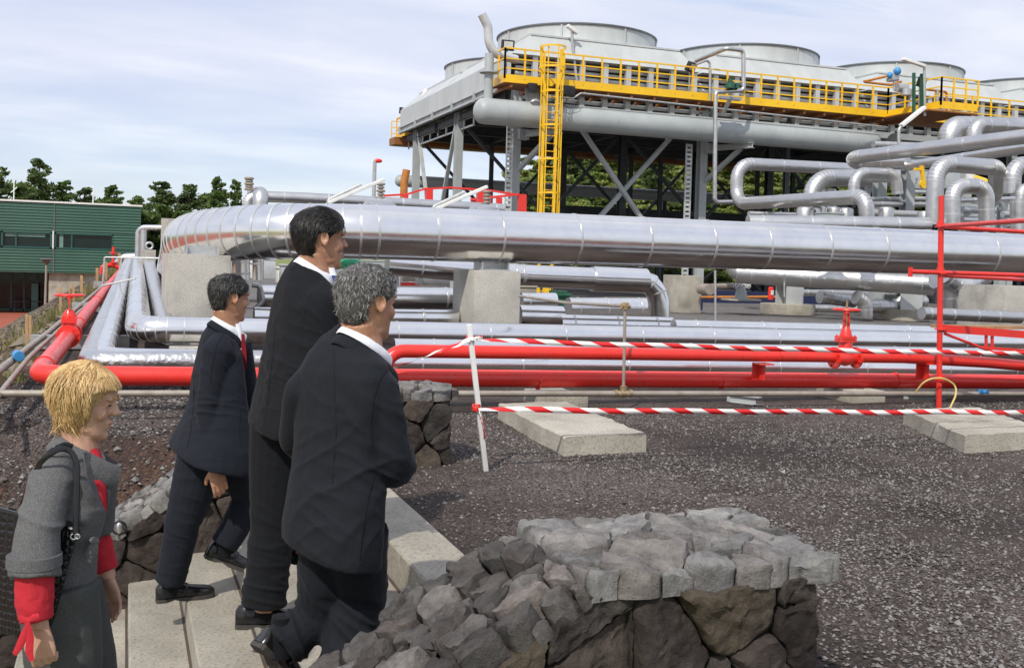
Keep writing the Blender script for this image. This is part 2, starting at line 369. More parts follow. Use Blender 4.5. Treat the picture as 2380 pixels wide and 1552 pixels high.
def tag(o, label, cat, group=None, kind=None):
    o['label'] = label
    if cat: o['category'] = cat
    if group: o['group'] = group
    if kind: o['kind'] = kind
    return o
def thing(name, label, cat, loc=(0,0,0), group=None):
    o = bpy.data.objects.new(name, None); COL.objects.link(o); o.location = loc; o.empty_display_size = .2
    return tag(o, label, cat, group)
def struct(name, mb, mat, label=None, smooth=False, kind='structure'):
    o = mb.build(name, mat, smooth=smooth); o['kind'] = kind
    if label: o['label'] = label
    return o
def dup(root, loc, label=None):
    r = root.copy(); COL.objects.link(r); r.location = loc
    if label: r['label'] = label
    for ch in list(root.children):
        c = ch.copy(); COL.objects.link(c); c.parent = r
        for g in ch.children:
            d = g.copy(); COL.objects.link(d); d.parent = c
    return r
def rot_to(d, upv=V((0,0,1))):
    x = V(d).normalized(); y = upv.cross(x).normalized(); z = x.cross(y)
    return Matrix((x, y, z)).transposed()

def fillet(pts, R, n=7):
    """round the corners of a polyline; returns points and arc flags"""
    pts = [V(p) for p in pts]; out = [pts[0]]; fl = [0]
    if not isinstance(R, (list, tuple)): R = [R]*(len(pts)-2)
    for i in range(1, len(pts)-1):
        p = pts[i]; a = (pts[i-1]-p); b_ = (pts[i+1]-p); la, lb = a.length, b_.length; a.normalize(); b_.normalize()
        ang = a.angle(b_)
        if ang > pi-.03: out.append(p); fl.append(0); continue
        t = min(R[i-1]/tan(ang/2), la*.49, lb*.49); r = t*tan(ang/2)
        c = p + (a+b_).normalized()*(r/sin(ang/2))
        s0 = p+a*t-c; s1 = p+b_*t-c
        w = s0.angle(s1)
        for k in range(n+1):
            q = k/n; v = (s0*sin((1-q)*w)+s1*sin(q*w))/sin(w)
            out.append(c+v); fl.append(1)
    out.append(pts[-1]); fl.append(0)
    return out, fl
def pipe_mb(path, r, R=None, seam=0, n=20, na=7, band=.004, mb=None, arcband=True, bw=.02, off=.3):
    mb = mb or MB(); pts, fl = fillet(path, R if R is not None else r*3, na)
    mb.tube(pts, r, n)
    if seam:
        for i in range(len(pts)-1):
            a, b_ = pts[i], pts[i+1]; d = b_-a; L = d.length
            if fl[i] and fl[i+1]:
                if arcband: k0 = len(mb.f); mb.tube([a-d*(bw/2/L), a+d*(bw/2/L)], r+band, n); mb.b.append((k0, len(mb.f)))
                continue
            d.normalize(); t = seam*off
            while t < L-.05:
                k0 = len(mb.f); mb.tube([a+d*(t-bw/2), a+d*(t+bw/2)], r+band, n); mb.b.append((k0, len(mb.f))); t += seam*uni(.85, 1.15)
    return mb
def pipe(name, label, cat, path, r, mat='alum', R=None, seam=0, group=None, **k):
    return tag(pipe_mb(path, r, R, seam, **k).build(name, mat), label, cat, group)
# ------------------------------------------------------------------ ground, stairs, stone walls
def wz(X): return min(.5, .5+(X-1.15)*.65)
def gz(X, Y):
    z = 0.0
    if X < 2.5 and Y > 9: z += .022*(Y-9)*min(1, (2.5-X)/2)
    if X < 1.6 and Y < 9.5:
        z = min(z, wz(X)-.1+max(0, Y-6.85)*.42)
    crest = -1.12+.03*(Y-9)
    if X < crest:
        z = max(z-(crest-X)*.62, -3.25)
    return z
def grid(xs, ys, f):
    mb = MB(); n = len(ys)
    mb.v = [(x, y, f(x, y)) for x in xs for y in ys]
    mb.f = [(i*n+j, (i+1)*n+j, (i+1)*n+j+1, i*n+j+1) for i in range(len(xs)-1) for j in range(n-1)]
    return mb
def fr(a, b, s):
    o = []; 
    while a < b-1e-6: o.append(a); a += s
    return o+[b]
# terrace gravel (right of the stairs and behind the far wall)
def bumpy(x, y): return gz(x, y)+.012*noise.noise(V((x*1.3, y*1.3, 0)))
g = grid([1.42]+fr(1.6, 12, .4)+[15,20,30,45,70], [-4,-1,1]+fr(2, 9, .35)[:-1]+[9, 11, 14, 18], lambda x, y: 0.012*noise.noise(V((x*1.3, y*1.3, 0))) if x < 12 and y < 9 else 0)
struct('gravel_ground', g, 'gravel', 'dark basalt gravel terrace beside the stairs', smooth=True)
g = grid(fr(-3.2, 1.42, .22), fr(6.8, 9, .2)+fr(9.4, 60, 1.5), bumpy)
g.add([(1.42, 6.8, 0), (1.42, 9, 0), (1.6, 9, 0), (1.6, 6.8, 0)], [(0,1,2,3)])
struct('pipe_bed', g, 'gravel', 'gravel bed under the pipes left of the stairs', smooth=True)
g = grid([-.4, 1.42, 8, 20, 40, 80, 160], [18, 25, 40, 60, 74], lambda x, y: -.012)
struct('yard_road', g, 'gravel_far', 'pale grey gravel service road below the pipes')
# brown soil laid over the slope behind the left wall
g = grid(fr(-3.6, 1.5, .1), fr(6.85, 8.35, .1), lambda x, y: gz(x, y)+.02+.05*noise.fractal(V((x*2.4, y*2.4, 3)), .6, 2, 4)-max(0, y-7.75-.25*noise.noise(V((x*1.7, 0, 0))))*.16-(max(0, x-.6)*.25))
struct('soil', g, 'soil', 'brown loose soil behind the left stone wall', smooth=True)
g = grid(fr(-14, -1.6, .5)+[-1.3, -1.1, -.95], fr(6, 62, 1.2), lambda x, y: gz(x, y)-.03+.10*noise.fractal(V((x*.9, y*.9, 7)), .6, 2, 5)*min(1, max(0, -x-.9)))
struct('earth_bank', g, 'rubble', 'stony bank falling from the pipes to the lower yard', smooth=True)
g = grid([-90, -60, -30, -12, -7, -3], [5, 40, 60, 70, 90], lambda x, y: -3.24+.3*0)
struct('lower_yard', g, 'brick_paving', 'red brick paved yard in front of the green building')
g = grid([-400,-200,-90,-60,-20,20,60,120,250,500], [-60, -20, 5, 40, 90, 140, 220, 400, 800], lambda x, y: -3.4 if y < 95 else -3.4+(y-95)*.03)
struct('ground', g, 'grass', 'distant grassland around the plant')
# hill behind the plant on the right
def hill(x, y):
    a = max(0, min(1, (x-.33*y)/(.16*y)))**.5; b_ = max(0, min(1, (y-62)/60))
    return -3+(17.5*a)*b_**.8+2.0*a*noise.noise(V((x*.03, y*.03, 1)))*b_+ (5*a*max(0, (y-160)/60))
g = grid(fr(18, 260, 4), fr(62, 190, 5), hill)
struct('hill', g, 'grass', 'green hillside behind the cooling plant', smooth=True)

# stairs: risers run along Y, treads climb towards +X
XS = [-.79, -.51, -.23, .05, .325, .60, .88, 1.16]; ZS = [-1.2, -1.05, -.9, -.75, -.6, -.45, -.3, -.15, 0]
st = thing('concrete_stairs', 'pale concrete stairs climbing from the lower left to the gravel terrace', 'stairs', (.3, 4.7, -.6))
def step(x0, x1, z, y0=2.7, y1=6.6):
    mb = MB(); ny = 26
    for k, (xx) in enumerate((x0, x0, x1, x1)): pass
    zb = z-.32
    rs = []
    for j in range(ny+1):
        y = y0+(y1-y0)*j/ny; q = .0025*noise.noise(V((x0*9, y*4, z*5)))
        rs.append([V((x0+q, y, zb)), V((x0+q, y, z-.008)), V((x0+q+.008, y, z)), V((x1, y, z+q*.6)), V((x1, y, zb))])
    mb.rings(rs); return mb
for i in range(len(XS)-1):
    step(XS[i], XS[i+1]+.01, ZS[i+1]).build('step', 'concrete_step', st, True, ang=25)
for i in range(1, len(XS)):
    MB().bb((XS[i]-.014, 2.75, ZS[i]-.002), (XS[i]+.002, 6.45, ZS[i]+.0035)).build('joint', 'trunk', st, False) if i < len(XS) and ZS[i] < 0 or i == len(XS)-1 and False else None
step(1.16, 1.425, .012).build('kerb', 'concrete_step', st, True, ang=25)
step(-2.4, -.78, -1.2).build('landing', 'concrete_step', st, True)

# voronoi dry-stone faces
def clip(poly, p, q):
    """keep the part of poly closer to p than q"""
    mx, my = (p[0]+q[0])/2, (p[1]+q[1])/2; nx, ny = q[0]-p[0], q[1]-p[1]; out = []
    n = len(poly)
    for i in range(n):
        a, b_ = poly[i], poly[(i+1) % n]
        da = (a[0]-mx)*nx+(a[1]-my)*ny; db = (b_[0]-mx)*nx+(b_[1]-my)*ny
        if da <= 0: out.append(a)
        if da*db < 0:
            t = da/(da-db); out.append((a[0]+(b_[0]-a[0])*t, a[1]+(b_[1]-a[1])*t))
    return out
def stones(mb, w, h, cell, fn, bulge=.05, gap=.012, seed=0, inside=None, step_=.022, rough=.012, asp=1.25, planes=()):
    """fn(u,v,depth)->world; stones fill the w x h rectangle"""
    R = random.Random(seed); pts = []
    nx = max(1, round(w/(cell*asp))); ny = max(1, round(h/(cell/asp)))
    for i in range(-1, nx+1):
        for j in range(-1, ny+1):
            pts.append(((i+.5+R.uniform(-.38, .38)+(j % 2)*.4)*w/nx, (j+.5+R.uniform(-.36, .36))*h/ny))
            if R.random() < .22: pts.append(((i+1+R.uniform(-.2, .2))*w/nx, (j+1+R.uniform(-.2, .2))*h/ny))
    for p in pts:
        if inside and not inside(min(max(p[0], 0), w), min(max(p[1], 0), h)): continue
        poly = [(0, 0), (w, 0), (w, h), (0, h)]
        for q in pts:
            if q is not p and abs(q[0]-p[0]) < cell*4 and abs(q[1]-p[1]) < cell*4: poly = clip(poly, p, q)
            if len(poly) < 3: break
        for pa, pb in planes:
            if len(poly) > 2: poly = clip(poly, pa, pb)
        if len(poly) < 3: continue
        cx = sum(a[0] for a in poly)/len(poly); cy = sum(a[1] for a in poly)/len(poly)
        # resample the outline
        out = []
        n = len(poly)
        for i in range(n):
            a, b_ = poly[i], poly[(i+1) % n]; L = math.hypot(a[0]-b_[0], a[1]-b_[1]); k = max(1, int(L/step_))
            for t in range(k): out.append((a[0]+(b_[0]-a[0])*t/k, a[1]+(b_[1]-a[1])*t/k))
        if len(out) < 5: continue
        size = sum(math.hypot(a[0]-cx, a[1]-cy) for a in out)/len(out)
        if size < .012: continue
        # soften corners
        for _ in range(1): out = [((out[i-1][0]+2*out[i][0]+out[(i+1) % len(out)][0])/4, (out[i-1][1]+2*out[i][1]+out[(i+1) % len(out)][1])/4) for i in range(len(out))]
        B = bulge*R.uniform(.45, 1.3)*min(1, size/.07); tilt = (R.uniform(-.22, .22), R.uniform(-.22, .22)); g_ = gap/size
        nr = max(3, int(size/step_))
        prof = [(1-g_*1.0, -.05), (1-g_*.8, 0), (1-g_*1.0-.008, B*.62), (1-g_*1.1-.05, B*.93)]+[((1-g_*1.1-.07)*(1-k/nr), B*(.97+.03*min(1, k/nr*1.6))) for k in range(1, nr)]
        rs = []; sd = R.uniform(0, 50)
        for sc, d in prof:
            rg = []
            for a in out:
                u = cx+(a[0]-cx)*sc; v = cy+(a[1]-cy)*sc
                dd = d+(tilt[0]*(u-cx)+tilt[1]*(v-cy))*(1 if d > 0 else 0)
                P = fn(u, v, dd)
                nz = V(noise.noise_vector(P*16+V((sd,0,0))))*rough + V(noise.noise_vector(P*42+V((sd,0,0))))*rough*.7
                if d >= 0: P = P+nz*(1 if d > 0 else .5)
                rg.append(P)
            rs.append(rg)
        o = len(mb.v); mb.rings(rs, False); last = o+(len(rs)-1)*len(out); c = len(mb.v)
        cc = V((0,0,0))
        for p_ in rs[-1]: cc += p_
        mb.v.append(tuple(cc/len(out)))
        for j in range(len(out)): mb.f.append((c, last+j, last+(j+1) % len(out)))
def stone_wall(name, label, Y0, Y1, X0, X1, zb, seed, cell, step_, Xc=1.15, frontY=-1, flare=0):
    t = thing(name, label, 'stone wall', ((X0+X1)/2, (Y0+Y1)/2, zb(X1)))
    core = MB(); xs = fr(X0, X1-.02, .15); rs = []
    for x in xs:
        z = wz(x)-.07; b = zb(x); rs.append([V((x, Y0+.03, b)), V((x, Y1-.03, b)), V((x, Y1-.03, z)), V((x, Y0+.03, z))])
    core.rings(rs).build('mortar_core', 'basalt', t, False)
    L = X1-X0; top = .5; lowest = min(zb(X0), zb(X1)); H = top-lowest
    # half planes under the sloping and the flat part of the top
    u0 = Xc-X0; v0 = .5-.07-lowest; nrm = (-.65, 1)
    pl = [((u0-nrm[0], v0-nrm[1]), (u0+nrm[0], v0+nrm[1])), ((u0, v0-1), (u0, v0+1))]
    yf, s = (Y0, -1)
    mb = MB(); mb2 = MB(); mb3 = MB()
    wav = lambda x: .02*noise.noise(V((x*2, seed, 0)))
    stones(mb, L, H, cell, lambda u, v, d: V((X0+u, Y0-d+wav(u), lowest+v)), .035, .005, seed, lambda u, v: v+lowest > zb(X0+u)-.15, step_, planes=pl)
    # back face (coarse), right end
    stones(mb, L, H, cell*1.2, lambda u, v, d: V((X0+u, Y1+d, lowest+v)), .03, .006, seed+1, lambda u, v: v+lowest > zb(X0+u)-.15, step_*2, planes=pl)
    stones(mb, Y1-Y0, .445-zb(X1), cell, lambda u, v, d: V((X1+d-.03, Y0+u, zb(X1)+v)), .03, .005, seed+2, None, step_)
    # top: flat end block and slope
    W = Y1-Y0+.05
    stones(mb2, X1-Xc+.04, W, cell*.64, lambda u, v, d: V((Xc+u+.01, Y0-.03+v*1.0+.035*noise.noise(V((u*7, seed, v*3)))*(1 if v < .2 else 0), .465+d+.012*noise.noise(V((u*4, v*4, 2))))), .032, .003, seed+3, None, step_, .013, 1.5)
    Ls = math.hypot(Xc-X0, (Xc-X0)*.65); sl = 1/sqrt(1+.65**2); nx, nz_ = -.65*sl, sl
    stones(mb3, Ls, W, cell*.44, lambda u, v, d: V((X0+u*sl+nx*d, Y0-.03+v, wz(X0+u*sl)-.045+nz_*d)), .05, .004, seed+4, None, step_, .016, 1.2)
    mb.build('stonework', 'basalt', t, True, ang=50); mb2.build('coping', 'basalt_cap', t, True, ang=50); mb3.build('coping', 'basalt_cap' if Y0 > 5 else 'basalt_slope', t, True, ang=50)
    return t
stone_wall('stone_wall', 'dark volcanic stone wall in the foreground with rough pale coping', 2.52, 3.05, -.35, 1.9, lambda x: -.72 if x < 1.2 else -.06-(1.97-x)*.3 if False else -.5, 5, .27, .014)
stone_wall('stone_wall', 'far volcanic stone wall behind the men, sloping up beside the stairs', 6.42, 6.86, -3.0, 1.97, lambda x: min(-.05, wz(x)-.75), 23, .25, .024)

# loose pebbles over the near gravel
def pebbles(n, x0, x1, y0, y1, s0, s1, mat, name, label, dens=None, zf=lambda x, y: 0):
    R = random.Random(3); mb = MB()
    base = [V((1,0,0)), V((0,1,0)), V((-1,0,0)), V((0,-1,0)), V((0,0,1)), V((0,0,-1))]
    fs = [(0,1,4), (1,2,4), (2,3,4), (3,0,4), (1,0,5), (2,1,5), (3,2,5), (0,3,5)]
    k = 0
    while k < n:
        x = R.uniform(x0, x1); y = y0+(y1-y0)*R.random()**1.5
        if dens and R.random() > dens(x, y): continue
        k += 1
        s = R.uniform(s0, s1)*(1 if R.random() < .97 else 1.9); a = R.uniform(0, 6.3); ca, sa = cos(a)*s, sin(a)*s; h = s*R.uniform(.4, .75); fl = R.uniform(.55, .9)
        z = zf(x, y)+h*.35; o = len(mb.v); j = [R.uniform(.75, 1.2) for _ in range(6)]
        tx, ty = R.uniform(-.35, .35), R.uniform(-.35, .35)
        for q, p in enumerate(base):
            px_, py_ = p.x*j[q], p.y*fl*j[q]
            mb.v.append((x+px_*ca-py_*sa, y+px_*sa+py_*ca, z+p.z*h*j[q]+s*(tx*px_+ty*py_)))
        mb.f += [(a_+o, b_+o, c_+o) for a_, b_, c_ in fs]
    me = bpy.data.meshes.new(name); me.from_pydata(mb.v, [], mb.f); me.materials.append(MATS[mat])
    o = bpy.data.objects.new(name, me); COL.objects.link(o); tag(o, label, None, None, 'stuff'); return o
dn = lambda x, y: .25+.75*max(0, min(1, .5+1.6*noise.noise(V((x*.8, y*.8, 5)))))
def dens_terrace(x, y):
    if not (-.1 < (x/y) < 1.55): return 0
    return dn(x, y)
pebbles(52000, 1.45, 9.5, 2.6, 8.6, .006, .0115, 'pebbles', 'gravel', 'loose basalt gravel on the terrace', dens_terrace, lambda x, y: .012*noise.noise(V((x*1.3, y*1.3, 0))))
pebbles(9000, -3.0, 1.3, 7.9, 11.5, .008, .016, 'pebbles', 'gravel', 'loose basalt gravel behind the brown soil', lambda x, y: dn(x, y) if x/y > -.13 else 0, bumpy)
def soilz(x, y): return gz(x, y)+.03
pebbles(5000, -9, -.9, 9.2, 45, .03, .12, 'bank_rock', 'bank_rocks', 'loose brown rocks covering the bank at the left', lambda x, y: 1 if x < -1.0+.03*(y-9) else 0, lambda x, y: gz(x, y)-.02)
o = pebbles(2500, -2.6, 1.2, 6.9, 8.3, .006, .022, 'pebbles', 'soil_clods', 'stones lying in the brown soil', None, soilz)
# ------------------------------------------------------------------ near pipes, slabs, scaffold, tape
# big insulated pipe
zc_ = PY(1800, 575, 14.7).z; bx_ = PY(455, 539, 14.7).x
big = [V((PY(2560, 609, 14.7).x, 14.7, zc_+.03)), V((bx_, 14.7, zc_-.01)), V((bx_+.15, 24, zc_-.75))]
pipe('insulated_pipe', 'huge shiny aluminium clad pipe crossing the whole picture behind the men', 'pipe', big, .385, 'alum', 2.4, seam=1.12, n=56, na=17, band=.008, bw=.03, off=.5)
def P_A(l, pts, r, mat='alum', R=None, seam=0, g=None, name='insulated_pipe', **k):
    return pipe(name, l, 'pipe', [PY(*p) for p in pts], r, mat, R, seam, g, **k)
pA0 = PY(322, 765, 12.1)
tag(pipe_mb([PY(2560, 800, 12.1), PY(322, 765, 12.1), V((pA0.x+.14, 30, 1.05))], .142, .3, 1.15, n=28, na=6, band=.003, bw=.014).build('insulated_pipe', 'alum'), 'middle silver clad pipe that turns away beside the left concrete block', 'pipe')
pB0 = PY(236, 836, 10.4)
tag(pipe_mb([PY(2560, 862, 10.4), pB0, V((pB0.x+.32, 34, 1.0))], .11, .26, 1.1, n=24, arcband=False, band=.003, bw=.014).build('insulated_pipe', 'alum'), 'lowest silver clad pipe just behind the red pipes, turning away at the left', 'pipe')
pC0 = PY(150, 832, 10.0)
tag(pipe_mb([PY(700, 838, 10.15), PY(205, 842, 10.15), V((pC0.x+.52, 34, 1.0))], .10, .24, 0, n=24).build('insulated_pipe', 'alum_wrap'), 'dull foil wrapped pipe running away next to the long red pipe', 'pipe')
P_A('thin silver clad pipe low down behind the middle silver pipe', [(1565, 757, 13.4), (2560, 779, 13.4)], .095, seam=1.2)
P_A('low silver clad pipe between the two red pipes', [(915, 803, 11.2), (2560, 826, 11.2)], .08, seam=1.5)
# s3: lagged pipe running away against the left block
tag(pipe_mb([V((pA0.x+.33, 12.9, .36)), V((pA0.x+.42, 30, 1.12))], .13, .3, 0, n=20).build('insulated_pipe', 'alum_wrap'), 'foil wrapped pipe running away right beside the left concrete block', 'pipe')

# red fire mains
ra = PY(86, 872, 9.0); rb = PD(302, 603, 44)
tag(pipe_mb([PY(2560, 888, 9.0), ra, rb], .079, .24, 0, n=28, na=9).build('red_pipe', 'red_paint'), 'lower red fire main that bends away at the far left', 'pipe')
rp = bpy.data.objects[-1] if False else [o for o in COL.objects if o.name == 'red_pipe'][0]
def collar(mb, c, ax, r, w=.03): return mb.disc(c, ax, r, w, 28)
mbc = MB()
for px in (1250, 1675, 2080): collar(mbc, PY(px, 884, 9.0), (1, 0, 0), .086, .018)
dv = (rb-ra).normalized()
def at_px(px):
    t = 0
    while t < 34 and proj(ra+dv*t)[0] < px: t += .05
    return ra+dv*t
for px in (103, 181, 224, 247, 263, 276, 285): collar(mbc, at_px(px), dv, .088, .02)
mbc.each('collar', 'red_paint', rp)
ur = [PY(2560, 866, 8.75), PY(2290, 842, 8.75), PY(2100, 831, 8.75), PY(905, 815, 8.75), PY(905, 815, 8.75)+V((-.06, -.02, -.26))]
up_ = tag(pipe_mb(ur, .058, [.3, .3, .2], 0, n=24).build('red_pipe', 'red_paint'), 'thinner upper red fire main under the upper barrier tape', 'pipe')
mbc = MB()
for px in (1808,): collar(mbc, PY(px, 826, 8.75), (1, 0, 0), .064, .02)
mbc.build('collar', 'red_paint', up_)
for px in (1778, 2160):
    a = PY(px, 828, 8.75); b_ = PY(px, 884, 9.0); mb = MB()
    mb.box((a.x, a.y+.02, a.z-.075), (.14, .16, .012)); mb.box((a.x, a.y+.1, (a.z+b_.z)/2-.02), (.15, .01, .17)); mb.box((a.x, a.y+.06, (a.z+b_.z)/2-.02), (.012, .12, .16))
    mb.build('pipe_bracket', 'red_paint', up_, False)
def gate_valve(label, c, ax, s=1, mat='red_paint', wheel=.16, zs=1):
    """flanged gate valve with rising stem and handwheel; c = pipe centre"""
    t = thing('gate_valve', label, 'valve', tuple(c)); c = V(c); ax = V(ax).normalized(); lat = ax.cross(V((0,0,1))).normalized(); z = V((0,0,zs)); R = Matrix((ax, lat, V((0,0,1)))).transposed()
    mb = MB()
    mb.tube([c-ax*.15*s, c-ax*.06*s, c, c+ax*.06*s, c+ax*.15*s], [.07*s, .085*s, .1*s, .085*s, .07*s], 20)
    mb.tube([c, c+z*.1*s, c+z*.2*s], [.095*s, .085*s, .07*s], 20)
    mb.build('body', mat, t)
    for q in (-1, 1):
        f = MB(); f.disc(c+ax*q*.15*s, ax, .125*s, .028*s, 24)
        for k in range(8):
            a = k*pi/4+.39; p = c+ax*q*.15*s+(lat*cos(a)+z*sin(a))*.1*s
            f.disc(p, ax, .012*s, .055*s, 6)
        f.build('flange', mat, t)
    b = MB(); b.box(c+z*.2*s, (.2*s, .15*s, .03*s), R); b.box(c+z*.235*s, (.2*s, .15*s, .03*s), R)
    for i in (-1, 1):
        for j in (-1, 0, 1): b.disc(c+z*.22*s+ax*i*.08*s+lat*j*.058*s, z, .011*s, .09*s, 6)
    b.tube([c+z*.25*s, c+z*.31*s, c+z*.36*s], [.07*s, .06*s, .035*s], 16)
    b.build('bonnet', mat, t, True, 0)
    y = MB()
    for q in (-1, 1): y.bar(c+z*.34*s+ax*q*.035*s, c+z*.52*s+ax*q*.024*s, .016*s, .03*s)
    y.disc(c+z*.53*s, z, .035*s, .03*s); y.build('yoke', mat, t)
    st_ = MB(); st_.cyl(c+z*.34*s, c+z*(.66 if mat != 'x' else .58)*s, .012*s, 10); st_.build('stem', 'brass', t)
    w = MB(); w.torus(c+z*.56*s, z, wheel*s, .013*s, 32, 8)
    for k in range(5):
        a = k*2*pi/5+.3; w.bar(c+z*.555*s, c+z*.56*s+(ax*cos(a)+lat*sin(a))*wheel*s, .018*s, .012*s)
    w.disc(c+z*.555*s, z, .03*s, .03*s); w.build('handwheel', mat, t)
    return t
gate_valve('red gate valve with handwheel on the upper red pipe at the right', PY(1964, 831, 8.75), (1, 0, 0), .86, wheel=.15)
vp = at_px(160)
gate_valve('large red gate valve with handwheel on the red pipe at the left', vp, dv, 1.0, wheel=.145, zs=.78)
rv = ra+dv*25
t = thing('hydrant_valve', 'small red hydrant branch with upright spindle far along the left red pipe', 'valve', tuple(rv))
pipe_mb([rv, rv+V((-.2, 0, .12)), rv+V((-.55, -.1, .12)), rv+V((-.57, -.1, -.15))], .06, .12).build('branch', 'red_paint', t)
mb = MB(); q = PD(316, 600, 34); mb.cyl(rv+V((-.25, 0, .1)), rv+V((-.25, 0, .68)), .04, 12); mb.disc(rv+V((-.25, 0, .2)), (0, 0, 1), .1, .05); mb.disc(rv+V((-.25, 0, .5)), (0, 0, 1), .12, .04); mb.build('spindle', 'red_paint', t)

# small grey pipes on the ground
gp = tag(pipe_mb([PY(-260, 914, 8.55), PY(2560, 915, 8.55)], .026, .1, 0, n=14).build('drain_pipe', 'galv_brown'), 'thin grey brown pipe lying along the ground in front of the red main', 'pipe')
mb = MB()
for px in (120, 1448, 610): mb.disc(PY(px, 914, 8.55), (1, 0, 0), .036, .05, 14); mb.disc(PY(px+17, 914, 8.55), (1, 0, 0), .034, .03, 14); mb.disc(PY(px-17, 914, 8.55), (1, 0, 0), .034, .03, 14)
mb.each('coupling', 'brass', gp)
tp = thing('instrument_pipe', 'thin upright pipe with a sloping arm rising from the ground pipe', 'pipe', tuple(PY(1449, 908, 8.55)))
pipe_mb([PY(1449, 908, 8.55), PY(1453, 711, 8.55)], .0145, .03).build('riser', 'galv_brown', tp)
pipe_mb([PY(1465, 713, 8.55), PY(1453, 711, 8.55), PY(1318, 704, 10.6), PY(1208, 688, 12)], .017, .05).build('arm', 'galv_brown', tp)
mb = MB(); a = PY(1453, 711, 8.55); mb.disc(a, (0,0,1), .03, .06); mb.disc(a, (1,0,0), .027, .07); mb.disc(PY(1449, 903, 8.55), (0,0,1), .03, .05); mb.each('fitting', 'brass', tp)
pipe('vent_pipe', 'slim grey pole standing on the road behind the low silver pipes', 'pipe', [PY(1663, 770, 14.2), PY(1662, 628, 14.2)], .018, 'galv')
pipe('vent_pipe', 'slim grey rod just left of the second pipe support', 'pipe', [PY(1823, 690, 20), PY(1823, 640, 20)], .02, 'galv')
# left ground pipes
g1a = PZ(-30, 875, .08); 
tag(pipe_mb([PD(-60, 905, 7.6), PD(110, 775, 13), PD(236, 668, 24), PD(250, 655, 30)], .035, .3).build('drain_pipe', 'galv_brown'), 'left grey pipe running away along the top of the bank', 'pipe')
b1 = tag(pipe_mb([PD(-30, 950, 7.2), PD(68, 830, 9.6), PD(158, 748, 14), PD(262, 655, 26)], .022, .2).build('drain_pipe', 'galv_brown'), 'thin second grey pipe running away between the bank and the red pipe', 'pipe')
a = PD(42, 826, 9.6); mb = MB(); mb.disc(a, (-.3, 1, .05), .045, .1, 14); tag(mb.build('pipe_clamp', 'blue_paint'), 'bright blue clamp around the left grey pipe', 'clamp')
# rails over the left pipes
t = thing('pipe_stand', 'thin white square frame standing over the left pipes', 'frame', tuple(PD(240, 690, 24)))
mb = MB(); z = [PD(237, 690, 23), PD(243, 598, 23), PD(424, 601, 23)]
pipe_mb(z, .02, .03, mb=mb); pipe_mb([PD(283, 599, 23), PD(278, 625, 23)], .018, .03, mb=mb); mb.each('bar', 'galv', t)
t = thing('pipe_stand', 'bent white T bar lying across the left red pipe', 'frame', tuple(PD(270, 660, 17)))
mb = MB(); pipe_mb([PD(237, 664, 17), PD(315, 647, 17)], .016, .03, mb=mb); pipe_mb([PD(277, 654, 17), PD(286, 700, 17)], .014, .03, mb=mb); mb.each('bar', 'galv', t)
# sleepers under the left pipes
for i, (D, px) in enumerate(((12.5, 150), (18, 225), (25, 262))):
    p = PD(px, 0, D); Y = p.y; X = p.x; z0 = gz(X+.2, Y); mb = MB()
    mb.box((X+.25, Y, z0+.1), (1.1, .12, .16)); tag(mb.build('pipe_sleeper', 'galv', smooth=False), ('nearest', 'second', 'farthest')[i]+' steel sleeper under the left pipes', 'support')
# wooden stakes
for i, (px, pb, pt, D) in enumerate(((62, 790, 730, 13), (70, 775, 733, 13.4), (141, 716, 668, 20), (190, 690, 640, 24), (170, 690, 660, 23), (226, 672, 622, 28), (246, 650, 608, 31), (277, 630, 588, 38))):
    mb = MB(); mb.bar(PD(px, pb+14, D), PD(px+uni(-1, 2), pt, D), .032*D/13, .02*D/13); tag(mb.build('wooden_stake', 'wood_stake', smooth=False), 'pale wooden stake driven into the left bank', 'stake', 'wooden stakes on the left bank')
# white pipes rising at far left
t = pipe('insulated_pipe', 'pair of slim white pipes: the left one rising then turning right', 'pipe', [PD(320, 612, 30), PD(322, 529, 30), PD(404, 530, 30)], .085, 'alum_old', .2)
t['label'] = 'slim pale pipe at far left rising and turning right to the big pipe'
pipe('insulated_pipe', 'slim upright pale pipe touching the turning one at far left', 'pipe', [PD(333, 612, 29), PD(334, 534, 29)], .085, 'alum_old', .2)
pipe('insulated_pipe', 'short white elbow at the far end of the left red pipe', 'pipe', [PD(270, 612, 40), PD(288, 597, 40), PD(318, 596, 40)], .13, 'alum_old', .3)
t = thing('concrete_post', 'slim concrete post with lifting ring beyond the left pipes', 'post', tuple(PD(347, 640, 26)))
mb = MB(); a = PD(347, 590, 26); mb.bb((a.x-.17, a.y, .3), (a.x+.15, a.y+.3, a.z+.1)); mb.build('post', 'concrete', t, False); mb = MB(); mb.torus(a+V((0, .1, .2)), (0, 1, 0), .08, .025, 16); mb.build('ring', 'galv', t)

# concrete blocks
def block(label, px0, px1, pyt, Y, dep, zb, mat='concrete', pxs=None):
    a = PY(px0, pyt, Y); b_ = PY(px1, pyt, Y); mb = MB(); zt = a.z
    mb.bb((a.x, Y, zb), (b_.x, Y+dep, zt)); me = mb
    o = me.build('concrete_block', mat, None, True, .012); return tag(o, label, 'concrete block')
block('broad concrete block under the big pipe bend at the left', 392, 537, 590, 14.2, 2.6, 0)
block('square concrete pier under the middle of the big pipe', 1104, 1211, 628, 14.3, 1.05, 0)
block('low concrete footing under the pipe bend at the left', 395, 560, 808, 11.8, .4, 0)
block('yellowish concrete block on the far side of the road', 1584, 1632, 640, 27, 1.1, 0, 'concrete_slab')
block('large concrete pier at the right edge of the picture', 2338, 2450, 664, 18, 1.4, 0)
a = PD(398, 508, 24); mb = MB(); mb.bb((a.x-.2, a.y, .9), (a.x+.9, a.y+.6, a.z)); tag(mb.build('concrete_block', 'concrete', smooth=False), 'pale concrete block peeking over the bend of the big pipe', 'concrete block')
